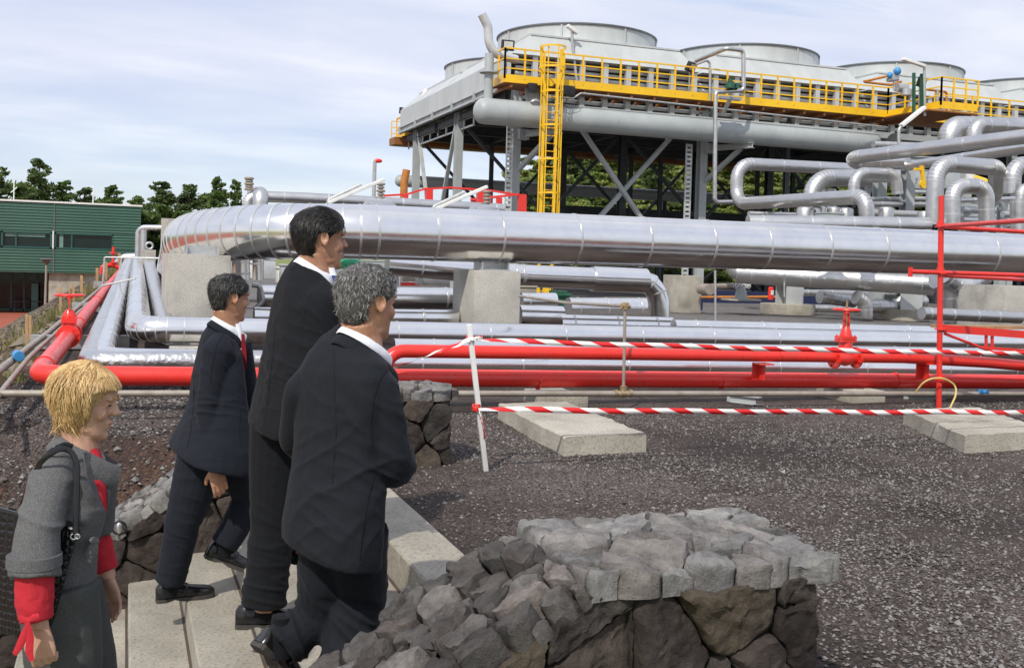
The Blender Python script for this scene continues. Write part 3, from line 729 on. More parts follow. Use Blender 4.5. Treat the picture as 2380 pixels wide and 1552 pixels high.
# saddles between pipe and pier
for lab, px, Y in (('steel saddle carrying the big pipe on the middle pier', 1150, 14.55), ('steel saddle carrying the big pipe on the left block', 470, 14.5)):
    c = PY(px, 620, Y); mb = MB(); z = 1.185 if px > 1000 else 1.29
    mb.box((c.x, 14.7, z+.01), (.46, .34, .02)); mb.box((c.x, 14.7, z+.06), (.36, .02, .12)); mb.box((c.x-.2, 14.7, z+.06), (.02, .4, .12)); mb.box((c.x+.2, 14.7, z+.06), (.02, .4, .12))
    tag(mb.build('pipe_saddle', 'galv', smooth=False), lab, 'support')
# sleeper slabs
def slab(label, fl, frt, bl, z):
    A, B, C = PZ(*fl, z), PZ(*frt, z), PZ(*bl, z); D = B+(C-A)
    x0, x1, y0, y1 = A.x, B.x, A.y, C.y
    mb = MB(); nx, ny = 14, 34; rs = []
    for j in range(ny+1):
        t = j/ny; a, b_ = A.lerp(C, t), B.lerp(D, t); rg = []
        prof = [(0, 0), (0, .5), (0, .93), (.02, 1)]+[(k/10, 1) for k in range(1, 10)]+[(.98, 1), (1, .93), (1, .5), (1, 0)]
        for u, h in prof:
            p = a.lerp(b_, u); p = V((p.x, p.y, -.02+(z+.02)*h)); p += V(noise.noise_vector(p*9))*.008+V(noise.noise_vector(p*30))*.004; rg.append(p)
        rs.append(rg)
    mb.rings(rs); o = mb.build('concrete_slab', 'concrete_slab', None, True, ang=40); return tag(o, label, 'concrete slab')
slab('rough concrete slab lying on the gravel below the lower tape', (1311, 1014), (1502, 1006), (1158, 937), .135)
slab('rough concrete slab at the right edge under the scaffold pole', (2243, 1010), (2450, 1003), (2100, 950), .135)
# channel steel supports under the red main
for px, l in ((1700, 'short grey steel channel sticking out below the red main in the middle'), (2110, 'short grey steel channel beside the scaffold foot')):
    a = PY(px, 926, 8.9); mb = MB(); d = V((.16, -.26, 0)) if px < 2000 else V((.42, -.14, 0))
    for dz in (0, .07): mb.bar(a+V((0,0,dz-.03)), a+d+V((0,0,dz-.03)), .08, .008)
    mb.bar(a+V((-.03,.03,.005)), a+d+V((-.03,.03,.005)), .008, .07); tag(mb.build('steel_channel', 'steel_grey', smooth=False), l, 'steel channel')
for px in (1990, 640, 1300):
    a = PY(px, 930, 8.9); mb = MB(); mb.bb((a.x-.2, 8.7, -.01), (a.x+.2, 9.3, .12)); tag(mb.build('concrete_footing', 'concrete_slab', None, True, .01), {1990:'small concrete footing under the red main near the scaffold', 640:'small concrete footing under the red main behind the men', 1300:'small concrete footing under the red main near the tape post'}[px], 'footing')

# tape post and tapes
t = thing('tape_post', 'leaning white wooden post holding the barrier tape', 'post', tuple(PY(1130, 1097, 6.19)))
mb = MB(); mb.bar(PY(1130, 1100, 6.19), PY(1090, 754, 6.13), .03, .022); mb.build('post', 'white_paint', t, True, .002)
mb = MB()
for py, w in ((790, .05), (950, .02)):
    f = (py-754)/(1098-754); c = PY(1090+40*f, 754, 6.16); c.z = PY(1100, py, 6.16).z
    for k in range(5): mb.tube([c+V((.024*cos(a), .02*sin(a), .008*k-.01+.006*sin(a*2+k))) for a in [i*pi/5+k for i in range(11)]], .005, 5)
mb.each('tape_knot', 'red_paint', t)
def tape(label, pts, w=.05, sag=.02, tw=None, per=.26):
    P = [PY(*p) for p in pts]; me_v = []; me_f = []; uvs = []; dist = 0; last = None; n = 60
    seg = len(P)-1
    for i in range(n*seg+1):
        s_ = min(i//n, seg-1); t_ = i/n-s_; p = P[s_].lerp(P[s_+1], t_); p.z -= sag*4*t_*(1-t_)*(P[s_]-P[s_+1]).length/6
        if last: dist += (p-last).length
        last = p.copy(); tt = tw(i/(n*seg)) if tw else 0
        tt += .25*sin(i*.21)*0.5
        d = V((0, sin(tt), cos(tt)))*w/2
        p = p+V((0, .006*sin(i*.35), .003*sin(i*.5)))
        me_v += [tuple(p-d), tuple(p+d)]; uvs += [(dist/per, 0), (dist/per, 1)]
    for i in range(n*seg): me_f.append((2*i, 2*i+2, 2*i+3, 2*i+1))
    me = bpy.data.meshes.new('barrier_tape'); me.from_pydata(me_v, [], me_f); uv = me.uv_layers.new()
    for l in me.loops: uv.data[l.index].uv = uvs[l.vertex_index]
    me.materials.append(MATS['tape']); me.shade_smooth(); o = bpy.data.objects.new('barrier_tape', me); COL.objects.link(o)
    so = o.modifiers.new('s', 'SOLIDIFY'); so.thickness = .001
    return tag(o, label, 'barrier tape')
tape('upper red and white barrier tape in front of the upper red pipe', [(1093, 789, 6.12), (2560, 822, 6.3)], .034, .02, lambda t: max(0, 1.4-14*t))
tape('lower red and white barrier tape crossing above the concrete slabs', [(1113, 951, 6.12), (2560, 957, 6.35)], .037, .01, lambda t: max(0, 1.3-16*t))
tape('short red and white tape sloping down left from the post towards the stairs', [(1093, 790, 6.12), (915, 855, 6.3)], .03, .0, lambda t: .4+t*2)
tape('loose tape end hanging down the leaning post', [(1113, 955, 6.12), (1122, 985, 6.1), (1126, 1016, 6.1)], .04, 0)
tape('short knotted tape end sticking out right of the post top', [(1093, 789, 6.12), (1122, 783, 6.08)], .02, 0)
# scaffold at the right
t = thing('scaffold', 'red steel tube scaffold tower cut by the right edge of the picture', 'scaffold', tuple(PY(2184, 945, 8.15)))
Ys = 8.15
MB().cyl(PY(2182, 950, Ys), PY(2188, 455, Ys), .0265, 16).build('standard', 'red_paint', t)
for p, q, r in (((2188, 526, Ys), (2480, 506, Ys-2.2), .021), ((2188, 527, Ys), (2480, 545, Ys+.3), .021), ((2116, 631, Ys), (2480, 643, Ys-.1), .021), ((2188, 640, Ys), (2480, 655, Ys+.9), .021)):
    MB().cyl(PY(*p), PY(*q), r, 14).build('ledger', 'red_paint', t)
mb = MB(); mb.bar(PY(2190, 763, Ys), PY(2480, 785, Ys), .05, .075); mb.build('platform_frame', 'red_paint', t, False)
mb = MB(); mb.cyl(PY(2195, 775, Ys), PY(2318, 822, Ys), .014, 10); mb.bar(PY(2292, 776, Ys), PY(2292, 808, Ys), .022); mb.bar(PY(2306, 778, Ys), PY(2306, 810, Ys), .022); mb.bar(PY(2285, 808, Ys), PY(2480, 822, Ys), .03); mb.build('truss', 'red_paint', t, False)
mb = MB(); a = PY(2200, 757, Ys); mb.bb((a.x, Ys, a.z-.03), (a.x+2.2, Ys+.22, a.z)); mb.build('deck_board', 'plywood', t, False)
MB().cyl(PY(2480, 930, 8.4), PY(2480, 330, 8.4), .0265, 12).build('standard', 'red_paint', t)
mb = MB()
for py in (527, 635, 765, 882): mb.disc(PY(2186, py, Ys), (0,0,1), .055, .012, 16); mb.disc(PY(2186, py-6, Ys), (0,0,1), .036, .05, 12)
mb.box(PY(2116, 632, Ys), (.03, .03, .09)); mb.each('rosette', 'red_paint', t)
pipe('yellow_hose', 'thin yellow hose looping around the scaffold pole', 'hose', [PY(2128, 912, 8.2), PY(2150, 882, 8.1), PY(2192, 876, 8.05), PY(2222, 896, 8.05), PY(2222, 918, 8.0), PY(2208, 948, 7.9)], .009, 'yellow_hose', .25, n=8)
mb = MB(); mb.disc(PY(2283, 911, 8.55), (1,0,0), .03, .12, 14); tag(mb.build('pipe_clamp', 'blue_paint'), 'small blue sleeve on the ground pipe right of the scaffold', 'clamp')
# dry leaf
a = PZ(1826, 1100, .01); mb = MB()
for k in range(5): an = k*1.2; mb.add([a, a+V((.035*cos(an), .035*sin(an), .02)), a+V((.03*cos(an+.6), .03*sin(an+.6), .008))], [(0,1,2)])
tag(mb.build('dry_leaf', 'concrete_slab', smooth=False), 'small pale dry leaf on the gravel', 'leaf')
# ------------------------------------------------------------------ air cooled condenser
ct = thing('cooling_plant', 'long grey air cooled condenser with round fan stacks raised on steel columns', 'cooling plant', (23, 45, 0))
X0 = 14.15; BX = 8.5; NB = 5; YF = 39.2; YB = 57.2; ZS1 = 9.55; ZT = 10.45; ZB = 8.25
for k in range(NB):
    x0 = X0+BX*k; x1 = x0+BX-.12
    for (ya, yb) in ((YF, YF+9.4), (YF+9.5, YB)):
        mb = MB()
        v = [(x0, ya, ZS1), (x1, ya, ZS1), (x1, yb, ZS1), (x0, yb, ZS1), (x0+.9, ya+.5, ZT), (x1-.75, ya+.5, ZT), (x1-.75, yb-.5, ZT), (x0+.9, yb-.5, ZT)]
        mb.add(v, [(3,2,1,0), (4,5,6,7), (0,1,5,4), (1,2,6,5), (2,3,7,6), (3,0,4,7)]); p = mb.build('plenum', 'panel_grey', ct, False)
        tr = MB(); z = ZT+.02
        tr.bar((x0+.9, ya+.48, z), (x1-.75, ya+.48, z), .06, .07); tr.bar((x0+.9, ya+.5, z), (x0+.9, yb-.5, z), .06, .07); tr.each('roof_edge', 'steel_light', p, False)
# solid left end wall band and front band
mb = MB(); mb.bb((X0-.02, YF+.3, ZB+.3), (X0+.04, YB, ZS1)); 
mb.build('end_wall', 'panel_grey', ct, False)
mb = MB()
for (xc, yr) in ((0, 0),): pass
mb.bb((X0, YB-.1, ZB+.3), (X0+BX*NB, YB, ZS1)); mb.build('back_wall', 'panel_grey', ct, False)
MB().bb((X0+.1, YF+1.3, ZB+.1), (X0+BX*NB, YB-.2, ZB+.16)).build('fin_floor', 'steel_dark_shaded', ct, False)
MB().bb((X0+.1, YF+.9, ZB+.0), (X0+BX*NB, YF+1.0, ZS1)).build('fin_backing', 'steel_dark_shaded', ct, False)
for k in range(NB):
    for r, yc in enumerate((43.4, 51.6)):
        xc = 18.65+8.5*k; mb = MB(); R = 3.5; n = 64
        prof = [(R*1.03, ZT-.1), (R*1.0, ZT+.25), (R, 11.22)]
        rs = [[V((xc+q*cos(2*pi*j/n), yc+q*sin(2*pi*j/n), z)) for j in range(n)] for q, z in prof]
        rs += [[V((xc+(R-.05)*cos(2*pi*j/n), yc+(R-.05)*sin(2*pi*j/n), z)) for j in range(n)] for z in (11.22, ZT)]
        mb.rings(rs, False)
        for j in range(8):
            a = 2*pi*j/8+.2; mb.bar((xc+(R+.03)*cos(a), yc+(R+.03)*sin(a), ZT), (xc+(R+.03)*cos(a), yc+(R+.03)*sin(a), 11.19), .07, .05, upv=(cos(a), sin(a), 0))
        s = mb.build('fan_stack', 'panel_grey', ct, True)
        MB().torus((xc, yc, 11.24), (0,0,1), R+.03, .045, 72, 6).build('rim', 'rim_dark', s)
# tube bundles behind the walkway
posts = MB(); tubes = MB(); boxes = MB(); k = 0; x = X0+.9
while x < X0+BX*NB:
    posts.bb((x, YF+.12, 7.7), (x+.22, YF+.3, ZS1))
    x += 1.03
posts.build('header_frame', 'steel_light', ct, False)
for z in (9.35, 9.12, 8.89, 8.66): tubes.cyl((X0+.3, YF+.55, z), (X0+BX*NB, YF+.55, z), .085, 12)
tubes.build('header_tube', 'steel_light', ct)
boxes.bb((X0+.3, YF+.0, 7.45), (X0+BX*NB, YF+.9, 7.72)); boxes.bb((X0+.3, YF-.12, 8.12), (X0+BX*NB, YF+.12, 8.3)); boxes.build('front_beam', 'steel_grey', ct, False)
MB().bb((X0+.4, YF+.35, 7.85), (X0+BX*NB, YF+.42, 8.0)).build('duct_strip', 'steel_light', ct, False)
# edge beam left, with fixings
mb = MB(); mb.ibeam((X0-.06, YF+.2, 8.4), (X0-.06, YB, 8.4), .2, .32, .03)
for i in range(6): y = YF+3.3*i+1; mb.bb((X0-.2, y, 8.2), (X0-.17+.1, y+.16, 8.62))
mb.build('edge_beam', 'steel_grey', ct, False)
mb = MB()
for z in (7.45, 7.85): mb.bar((X0+.4, YF+6, z), (X0+.4, YB-1.0, z), .07)
for i in range(9): y = YF+6+i*1.45; mb.bar((X0+.4, y, 7.4), (X0+.4, y, 8.3), .07)
mb.build('service_rail', 'steel_light', ct, False)
# columns
for k in range(NB+1):
    for r, y in enumerate((39.6, 47.3, 54.9)):
        x = X0+.35+BX*k; lit = r == 0 or k == 0
        mb = MB(); mb.ibeam((x, y, -.1), (x, y, ZB-.0), .34, .36, .03, upv=(0,1,0)); mb.box((x, y, .02), (.6, .6, .05))
        mb.build('column', 'steel_grey' if lit else 'steel_dark_shaded', ct, False)  # inner columns carry the deck's shade in their colour
        if r < 2 and k > 0 or r == 2:
            mb = MB(); xm = x+BX/2
            if k < NB: mb.ibeam((xm, y+(4 if r == 1 else 0), -.1), (xm, y+(4 if r == 1 else 0), ZB), .2, .2, .03); mb.build('column', 'steel_dark_shaded', ct, False)
# beams under the deck, shade painted into their steel
for y in (40.6, 43.4, 47.3, 51, 54.9, 57.6):
    mb = MB(); mb.ibeam((X0+.2, y, 7.95), (X0+BX*NB, y, 7.95), .22, .5, .03); mb.build('deck_beam', 'steel_dark_shaded', ct, False)
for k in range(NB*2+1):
    x = X0+.35+BX*k/2; mb = MB(); mb.ibeam((x, YF+.6, 8.0), (x, YB, 8.0), .2, .34, .03); mb.build('deck_beam', 'steel_dark_shaded', ct, False)
# braces
def brace(p, q, mat='steel_grey', w=.2):
    mb = MB(); mb.bar(p, q, w, w*.8); mb.build('brace', mat, ct, False)
for k in range(NB):
    xa = X0+.6+BX*k; xb = xa+BX-.5
    if k == 0: brace((xa+2.1, 39.5, 7.6-.2), (xb-1.2, 39.5, 1.6)); brace((xb-.9, 39.62, 7.2), (xa+2.0, 39.62, 1.6))
    elif k < 2: pass
    for y in (47.3, 54.9):
        brace((xa, y, 7.7), (xa+BX/2, y, 3.6), 'steel_dark_shaded', .17); brace((xb, y, 7.7), (xa+BX/2, y, 3.6), 'steel_dark_shaded', .17)  # inner braces have the shade painted in, front ones stay plain grey
        brace((xa, y, .2), (xa+BX/2, y, 3.6), 'steel_dark_shaded', .17); brace((xb, y, .2), (xa+BX/2, y, 3.6), 'steel_dark_shaded', .17)
brace((X0+.35, 54.6, 8.1), (X0+.35, 51.0, 1.6), 'steel_light', .17); brace((X0+.35, 47.6, 8.0), (X0+.35, 51.2, 1.6), 'steel_grey', .17)
for k in (0, 1, 2):
    x = X0+.55+BX*k
    brace((x-.1, 39.5, 5.0), (x+.75, 38.1, 6.35), 'steel_grey', .2)
    mb = MB(); mb.ibeam((x-.1, 39.4, 6.4), (x+.75, 37.2, 6.4), .22, .22, .02); mb.bb((x-.2, 39.1, 6.2), (x+.2, 39.5, 6.6)); mb.build('drum_bracket', 'steel_grey', ct, False)
# low girders, darkened by painted shade
for y, z, r in ((57, 5.0, 0), (48, 1.0, 0), (40.2, .7, 0)):
    mb = MB(); mb.ibeam((X0+ (8 if y < 50 else 9), y, z-.6), (X0+BX*NB, y, z-.6), .3, .75 if y > 50 else .3, .04); mb.build('girder', 'steel_dark_shaded', ct, False)
# far walkway, orange underside
fw = thing('elevated_walkway', 'brown and yellow walkway along the far side of the cooling plant', 'walkway', (20, 60, 8))
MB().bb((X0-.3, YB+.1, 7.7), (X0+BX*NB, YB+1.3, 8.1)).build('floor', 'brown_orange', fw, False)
mb = MB()
for i in range(30): mb.bar((X0-.2+i*1.4, YB+1.25, 8.1), (X0-.2+i*1.4, YB+1.25, 9.1), .05)
for z in (8.4, 8.75, 9.1): mb.bar((X0-.2, YB+1.25, z), (X0+BX*NB, YB+1.25, z), .045)
mb.build('railing', 'yellow_paint', fw, False)
lw = thing('side_platform', 'small yellow railed platform at the far left corner of the plant', 'platform', tuple(PY(945, 330, 58.6)))
a = PY(930, 326, 58.6); b_ = PY(962, 326, 58.6); zt = PY(930, 272, 58.6).z
MB().bb((a.x, 57.6, a.z-.05), (b_.x, 59.6, a.z+.4)).build('floor', 'yellow_paint', lw, False)
mb = MB(); mb.bb((a.x-.1, 57.4, a.z-.25), (b_.x+.6, 59.8, a.z-.08)); mb.build('support', 'steel_grey', lw, False)
for x in (a.x, (a.x+b_.x)/2, b_.x):
    mb = MB(); mb.bar((x, 57.7, a.z), (x, 57.7, zt), .07); mb.bar((x, 59.5, a.z), (x, 59.5, zt), .07); mb.build('railing_post', 'yellow_paint', lw, False)
mb = MB()
for z in (zt, (zt+a.z)/2): mb.bar((a.x, 57.7, z), (b_.x+.3, 57.7, z), .06); mb.bar((a.x, 59.5, z), (b_.x, 59.5, z), .06); mb.bar((a.x, 57.7, z), (a.x, 59.5, z), .06)
mb.build('handrail', 'yellow_paint', lw, False)
# drum
dr = thing('steam_drum', 'long grey horizontal drum slung under the yellow walkway', 'drum', (20, 37.6, 6.9))
YD = 37.6; dl = PY(1101, 262, YD).x; drr = PY(2040, 342, YD).x; R = .49; ZD = 6.95
pts = []; rad = []
for i in range(7): t = i/6*pi/2; pts.append((dl+.35*(1-sin(t)), YD, ZD)); rad.append(R*max(.03, sin(t+.0001) if i else .03))
pts = [(dl+.38*(1-cos(i/6*pi/2)), YD, ZD) for i in range(7)]; rad = [max(.02, R*sin(i/6*pi/2)) for i in range(7)]
pts += [(drr-.38*(1-cos(i/6*pi/2)), YD, ZD) for i in range(6, -1, -1)]; rad += [max(.02, R*sin(i/6*pi/2)) for i in range(6, -1, -1)]
mb = MB(); mb.tube(pts, rad, 36)
mb.build('shell', 'steel_grey', dr)
mb = MB()
for i in range(9): x = dl+1.2+i*2.25; mb.tube([(x, YD, ZD), (x+.03, YD, ZD)], R+.006, 36)
mb.each('weld_band', 'steel_grey', dr)
mb = MB(); xa = PY(1135, 220, YD).x; mb.cyl((xa, YD, ZD+.3), (xa, YD, ZD+2.15), .17, 18); mb.disc((xa, YD, ZD+1.45), (0,0,1), .36, .05); mb.build('nozzle', 'steel_grey', dr)
mb = MB(); xa = PY(1245, 230, YD).x; mb.cyl((xa, YD+.1, ZD+.3), (xa, YD+.5, ZD+1.3), .3, 18); mb.build('nozzle', 'steel_grey', dr)
pipe('vent_stack', 'curved silver vent pipe rising above the left end of the plant', 'vent pipe', [PY(1200, 139, 38.2), PY(1150, 126, 38.0), PY(1136, 100, 38), PY(1134, 62, 38), PY(1120, 34, 38)], .17, 'steel_light', [.7, .8, .5, .4], n=18)
# low far drum
dr2 = thing('steam_drum', 'second drum low down at the far side under the plant, light end in sun', 'drum', (20, 57, 5.6))
yy = 58.0; a = PY(918, 418, yy).x; z = PY(940, 421, yy).z; mb = MB(); pts = [(a+.3*(1-cos(i/6*pi/2)), yy, z) for i in range(7)]; rad = [max(.02, .34*sin(i/6*pi/2)) for i in range(7)]
mb.tube(pts+[(a+34, yy, z-.0)], rad+[.34], 28); mb.build('shell', 'steel_grey', dr2)
mb = MB()
for i in range(5): mb.bar((a+3+i*7, yy, 0), (a+3+i*7, yy, z), .25)
mb.each('support', 'steel_dark_shaded', dr2, False)

# front walkway
yw = thing('elevated_walkway', 'bright yellow railed walkway along the front of the plant', 'walkway', (20, 38, 8.2))
XA = PY(1172, 205, 37.2).x; XB = PY(2062, 285, 37.2).x; XC = PY(2165, 262, 34.9).x; ZF = 8.18
def rail_run(p, q, n, flo=True):
    p = V(p); q = V(q)
    for i in range(n+1):
        a = p.lerp(q, i/n); MB().bar(a, a+V((0,0,1.12)), .06).build('railing_post', 'yellow_paint', yw, False)
    mb = MB()
    for z in (.38, .74, 1.12): mb.bar(p+V((0,0,z)), q+V((0,0,z)), .045 if z < 1 else .055)
    mb.build('handrail', 'yellow_paint', yw, False)
    mb = MB(); mb.bar(p+V((0,0,.0)), q+V((0,0,.0)), .03, .3); mb.build('toe_board', 'yellow_paint', yw, False)
rail_run((XA, 37.2, ZF), (XB, 37.2, ZF), 22); rail_run((XA, 37.2, ZF), (XA, 38.6, ZF), 2); 
rail_run((XB, 37.2, ZF), (XB+.5, 34.6, ZF+.1), 3); rail_run((XB+.5, 34.6, ZF+.1), (XB+2.4, 34.6, ZF+.1), 3); rail_run((XB+2.5, 37.2, ZF), (XB+13, 37.2, ZF), 10)
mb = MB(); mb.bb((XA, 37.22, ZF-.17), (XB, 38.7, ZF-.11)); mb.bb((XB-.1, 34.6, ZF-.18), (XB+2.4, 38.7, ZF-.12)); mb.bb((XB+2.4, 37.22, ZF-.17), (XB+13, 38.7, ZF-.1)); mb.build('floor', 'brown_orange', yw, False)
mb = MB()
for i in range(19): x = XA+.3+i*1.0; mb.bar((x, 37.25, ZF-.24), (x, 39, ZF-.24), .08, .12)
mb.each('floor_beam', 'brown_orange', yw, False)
mb = pipe_mb([PY(1262, 221, 37.0), PY(1332, 229, 37.0), PY(1350, 217, 37.0), PY(2062, 296, 37.0)], .035, .1); mb.build('conduit', 'galv', yw)
# ladder
ld = thing('caged_ladder', 'tall yellow caged ladder rising from behind the big pipe to the walkway', 'ladder', tuple(PY(1275, 520, 36.7)))
xa = PY(1262, 300, 36.7).x; xb = PY(1292, 300, 36.7).x; zb = .1; zt = PY(1275, 112, 36.7).z
for x in (xa, xb):
    mb = MB(); mb.bb((x-.045, 36.63, zb), (x+.045, 36.75, 8.0)); mb.bar((x, 36.69, 7.9), (x+(-.14 if x == xa else .14), 36.69, 8.5), .09, .12); mb.bb((x+(-.19 if x == xa else .09), 36.63, 8.4), (x+(-.09 if x == xa else .19), 36.75, zt)); mb.build('stile', 'yellow_paint', ld, False)
mb = MB(); z = .3
while z < 8.1: mb.cyl((xa, 36.69, z), (xb, 36.69, z), .018, 8); z += .29
mb.each('rung', 'yellow_paint', ld)
xm = (xa+xb)/2
for z in (2.7, 3.95, 5.2, 6.45, 7.7, 8.6, 9.35):
    mb = MB(); w = .39 if z < 8 else .5
    pts = [V((xm-w*cos(t), 36.66-.62*sin(t), z)) for t in [pi*i/12 for i in range(13)]]
    for i in range(12): mb.bar(pts[i], pts[i+1], .07, .012, upv=(pts[i]+pts[i+1])/2-V((xm, 36.66, z)))
    mb.build('cage_hoop', 'yellow_paint', ld, False)
for t in (.0, pi*.22, pi*.5, pi*.78, pi):
    mb = MB(); mb.bar((xm-.39*cos(t), 36.66-.62*sin(t), 2.5), (xm-.39*cos(t), 36.66-.62*sin(t), 9.35), .045, .02); mb.build('cage_bar', 'yellow_paint', ld, False)
# perforated cable ladders beside columns
for px, top, l in ((1182, 290, 'pale perforated cable tray running up the front left column'), (1598, 335, 'pale perforated cable tray running up the second front column')):
    a = PY(px+4, top, 39.0); mb = MB(); x = a.x
    for q in (-.12, .12): mb.bb((x+q-.015, 38.95, 0), (x+q+.015, 39.05, a.z))
    z = .1
    while z < a.z: mb.bb((x-.12, 38.97, z), (x+.12, 39.02, z+.12)); z += .19
    tag(mb.build('cable_tray', 'steel_light', smooth=False), l, 'cable tray')
# floodlights
def flood(label, px, py, Y, s, tilt, post=None, az=0):
    c = PY(px, py, Y); t = thing('floodlight', label, 'floodlight', tuple(c)); R = Matrix.Rotation(az, 3, 'Z') @ Matrix.Rotation(tilt, 3, 'X')
    MB().box(c, (s, s*.35, s*.8), R).build('housing', 'black_plastic', t, True, .02)
    MB().box(c+R @ V((0, -s*.18, .02)), (s*.72, .02, s*.5), R).build('lens', 'lamp_glass', t, False)
    mb = MB(); q = PY(*post); mb.bar(c+R @ V((0, s*.15, 0)), V((c.x, c.y+s*.2, q.z)), .05); mb.build('mast', 'galv', t, False)
flood('black floodlight with lit lens above the left end of the yellow walkway', 1180, 106, 38.4, .5, .15, (1180, 200, 38.4))
flood('tilted black floodlight above the middle of the yellow walkway', 1606, 156, 37.9, .5, .5, (1606, 215, 37.9), .5)
flood('small black floodlight at the far left corner of the plant', 936, 258, 58.5, .45, .1, (928, 330, 58.5), .6)
flood('dark floodlight mounted near the green posts at the right of the plant', 2142, 192, 35.5, .5, .3, (2142, 260, 35.5), .4)
def linear(label, p, q, Y, foot=None, w=.1, double=True):
    t = thing('linear_lamp', label, 'lamp', tuple(PY(*p, Y))); a = PY(*p, Y); b_ = PY(*q, Y)
    MB().bar(a, b_, w, w*.55).build('housing', 'white_paint', t, True, .01)
    if foot: mb = MB(); pipe_mb([PY(*f, Y+.05) for f in foot], w*.28, w, mb=mb); mb.build('mast', 'galv', t)
linear('white strip lamp slanting up behind the big pipe, left one', (762, 472), (893, 417), 17, [(762, 475), (764, 464), (840, 428)], .1)
linear('white strip lamp slanting up behind the big pipe, right one', (1008, 488), (1132, 434), 17, [(1006, 490), (1008, 480), (1080, 446)], .1)
linear('white strip lamp across the first fan stack', (1318, 60), (1342, 78), 39.3, [(1330, 70), (1330, 100), (1345, 230)], .22)
linear('white strip lamp over the third fan stack', (2098, 137), (2148, 154), 35, [(2148, 154), (2150, 270)], .2)
linear('grey strip lamp slanting above the top right silver pipe', (2094, 293), (2148, 250), 30, [(2089, 345), (2089, 300), (2100, 290)], .2)
linear('pale strip lamp seen edge on at the left corner of the plant', (977, 236), (990, 207), 55, None, .25)
# walkway instruments
pp = thing('drain_pipework', 'slim silver pipe loop climbing in front of the walkway with a green valve', 'pipe', tuple(PY(1663, 470, 36)))
pipe_mb([PY(1735, 468, 36.2), PY(1661, 470, 36.2), PY(1663, 214, 36.2), PY(1728, 211, 36.2), PY(1728, 118, 36.2), PY(1688, 113, 36.2), PY(1618, 142, 37.8)], .085, .16).build('pipe', 'alum_old', pp)
pipe_mb([PY(1650, 235, 37), PY(1650, 138, 37), PY(1618, 150, 37)], .05, .16).build('pipe', 'alum_old', pp)
mb = MB(); mb.disc(PY(1697, 200, 36.1), (0,0,1), .19, .2, 14); mb.disc(PY(1697, 188, 36.1), (0,0,1), .1, .14, 14); mb.box(PY(1712, 200, 36.1), (.16, .2, .2)); mb.build('valve', 'green_plastic', pp)
mb = MB(); a = PY(1700, 225, 36.3); mb.bb((a.x-.5, a.y, a.z-.1), (a.x+.5, a.y+.3, a.z)); mb.bar(a, a-V((0, -.6, .6)), .12); mb.build('bracket', 'steel_light', pp, False)
for px, py, Y in ((1310, 200, 37), (1432, 162, 37.1), (1832, 205, 37), (2095, 232, 36)):
    pass
t = thing('control_box', 'black control boxes hung on the walkway rail beside the ladder', 'control box', tuple(PY(1310, 210, 36.9)))
a = PY(1310, 210, 37.0); MB().box(a, (.85, .2, .35)).build('box', 'black_plastic', t, True, .02); MB().box(PY(1237, 205, 37), (.35, .2, .35)).build('box', 'black_plastic', t, True, .02)
mb = MB(); mb.torus(PY(1300, 232, 37), (0,1,0), .3, .015, 20, 5); mb.torus(PY(1325, 230, 37), (0,1,0), .35, .012, 20, 5); mb.each('cable', 'black_plastic', t)
iv = thing('instrument_cluster', 'blue and copper valve instruments above the walkway corner at the right', 'instruments', tuple(PY(2080, 190, 35.5)))
mb = MB()
for px, py, r in ((2068, 175, .12), (2086, 166, .15), (2147, 208, .09)): mb.ell(PY(px, py, 35.4), (r, r, r*1.1), None, 12, 8)
mb.each('actuator', 'blue_paint', iv)
mb = MB(); pipe_mb([PY(2008, 190, 35.5), PY(2060, 178, 35.5)], .05, mb=mb); pipe_mb([PY(2010, 191, 35.5), PY(2070, 198, 35.5), PY(2095, 190, 35.5)], .05, .1, mb=mb); pipe_mb([PY(2150, 208, 35.5), PY(2200, 214, 35.5), PY(2200, 260, 35.5)], .05, .1, mb=mb); pipe_mb([PY(2216, 210, 35.5), PY(2216, 270, 35.5)], .05, mb=mb); mb.each('copper_pipe', 'orange_rust', iv)
mb = MB(); mb.bar(PY(2124, 262, 35.2), PY(2124, 170, 35.2), .1); mb.bar(PY(2142, 262, 35.2), PY(2142, 172, 35.2), .1); mb.each('post', 'green_plastic', iv, False)
mb = MB(); mb.disc(PY(2095, 205, 35.4), (1,0,0), .18, .5); mb.disc(PY(2075, 185, 35.5), (1,0,.2), .1, .5); mb.cyl(PY(2078, 162, 35.5), PY(2078, 210, 35.5), .05); mb.cyl(PY(2178, 208, 35.5), PY(2178, 262, 35.5), .07); mb.cyl(PY(2190, 212, 35.5), PY(2190, 262, 35.5), .05); mb.disc(PY(2106, 215, 35.3), (0,0,1), .22, .25); mb.each('body', 'galv', iv)
# ------------------------------------------------------------------ process pipework in the middle distance
def PP(label, pts, rpx, mat='alum_old', R=None, seam=.8, at=None, cat='pipe', name='insulated_pipe', **k):
    P = [PY(*p) for p in pts]; q = P[len(P)//2]; D = (q-CAM).dot(fwd)
    r = rpx/F*D
    return tag(pipe_mb(P, r, R if R is not None else r*2.6, seam, n=24, bw=.03, band=.006, **k).build(name, mat), label, cat)
PP('silver pipe loop at the left of the right hand pipework, bending down then towards us', [(1990, 394, 29), (1712, 380, 29), (1712, 474, 29), (2013, 457, 22.8), (2015, 520, 22.8)], 14.5, seam=1.2)
PP('upper slanting silver pipe reaching the right edge below the yellow walkway', [(2480, 306, 20.2), (1982, 366, 26), (1985, 381, 26.6), (2110, 378, 25)], 15, R=.5, seam=2)
PP('thinner silver pipe under the upper slanting pipe at the right edge', [(2480, 330, 20.6), (2100, 388, 25.2)], 11, seam=2)
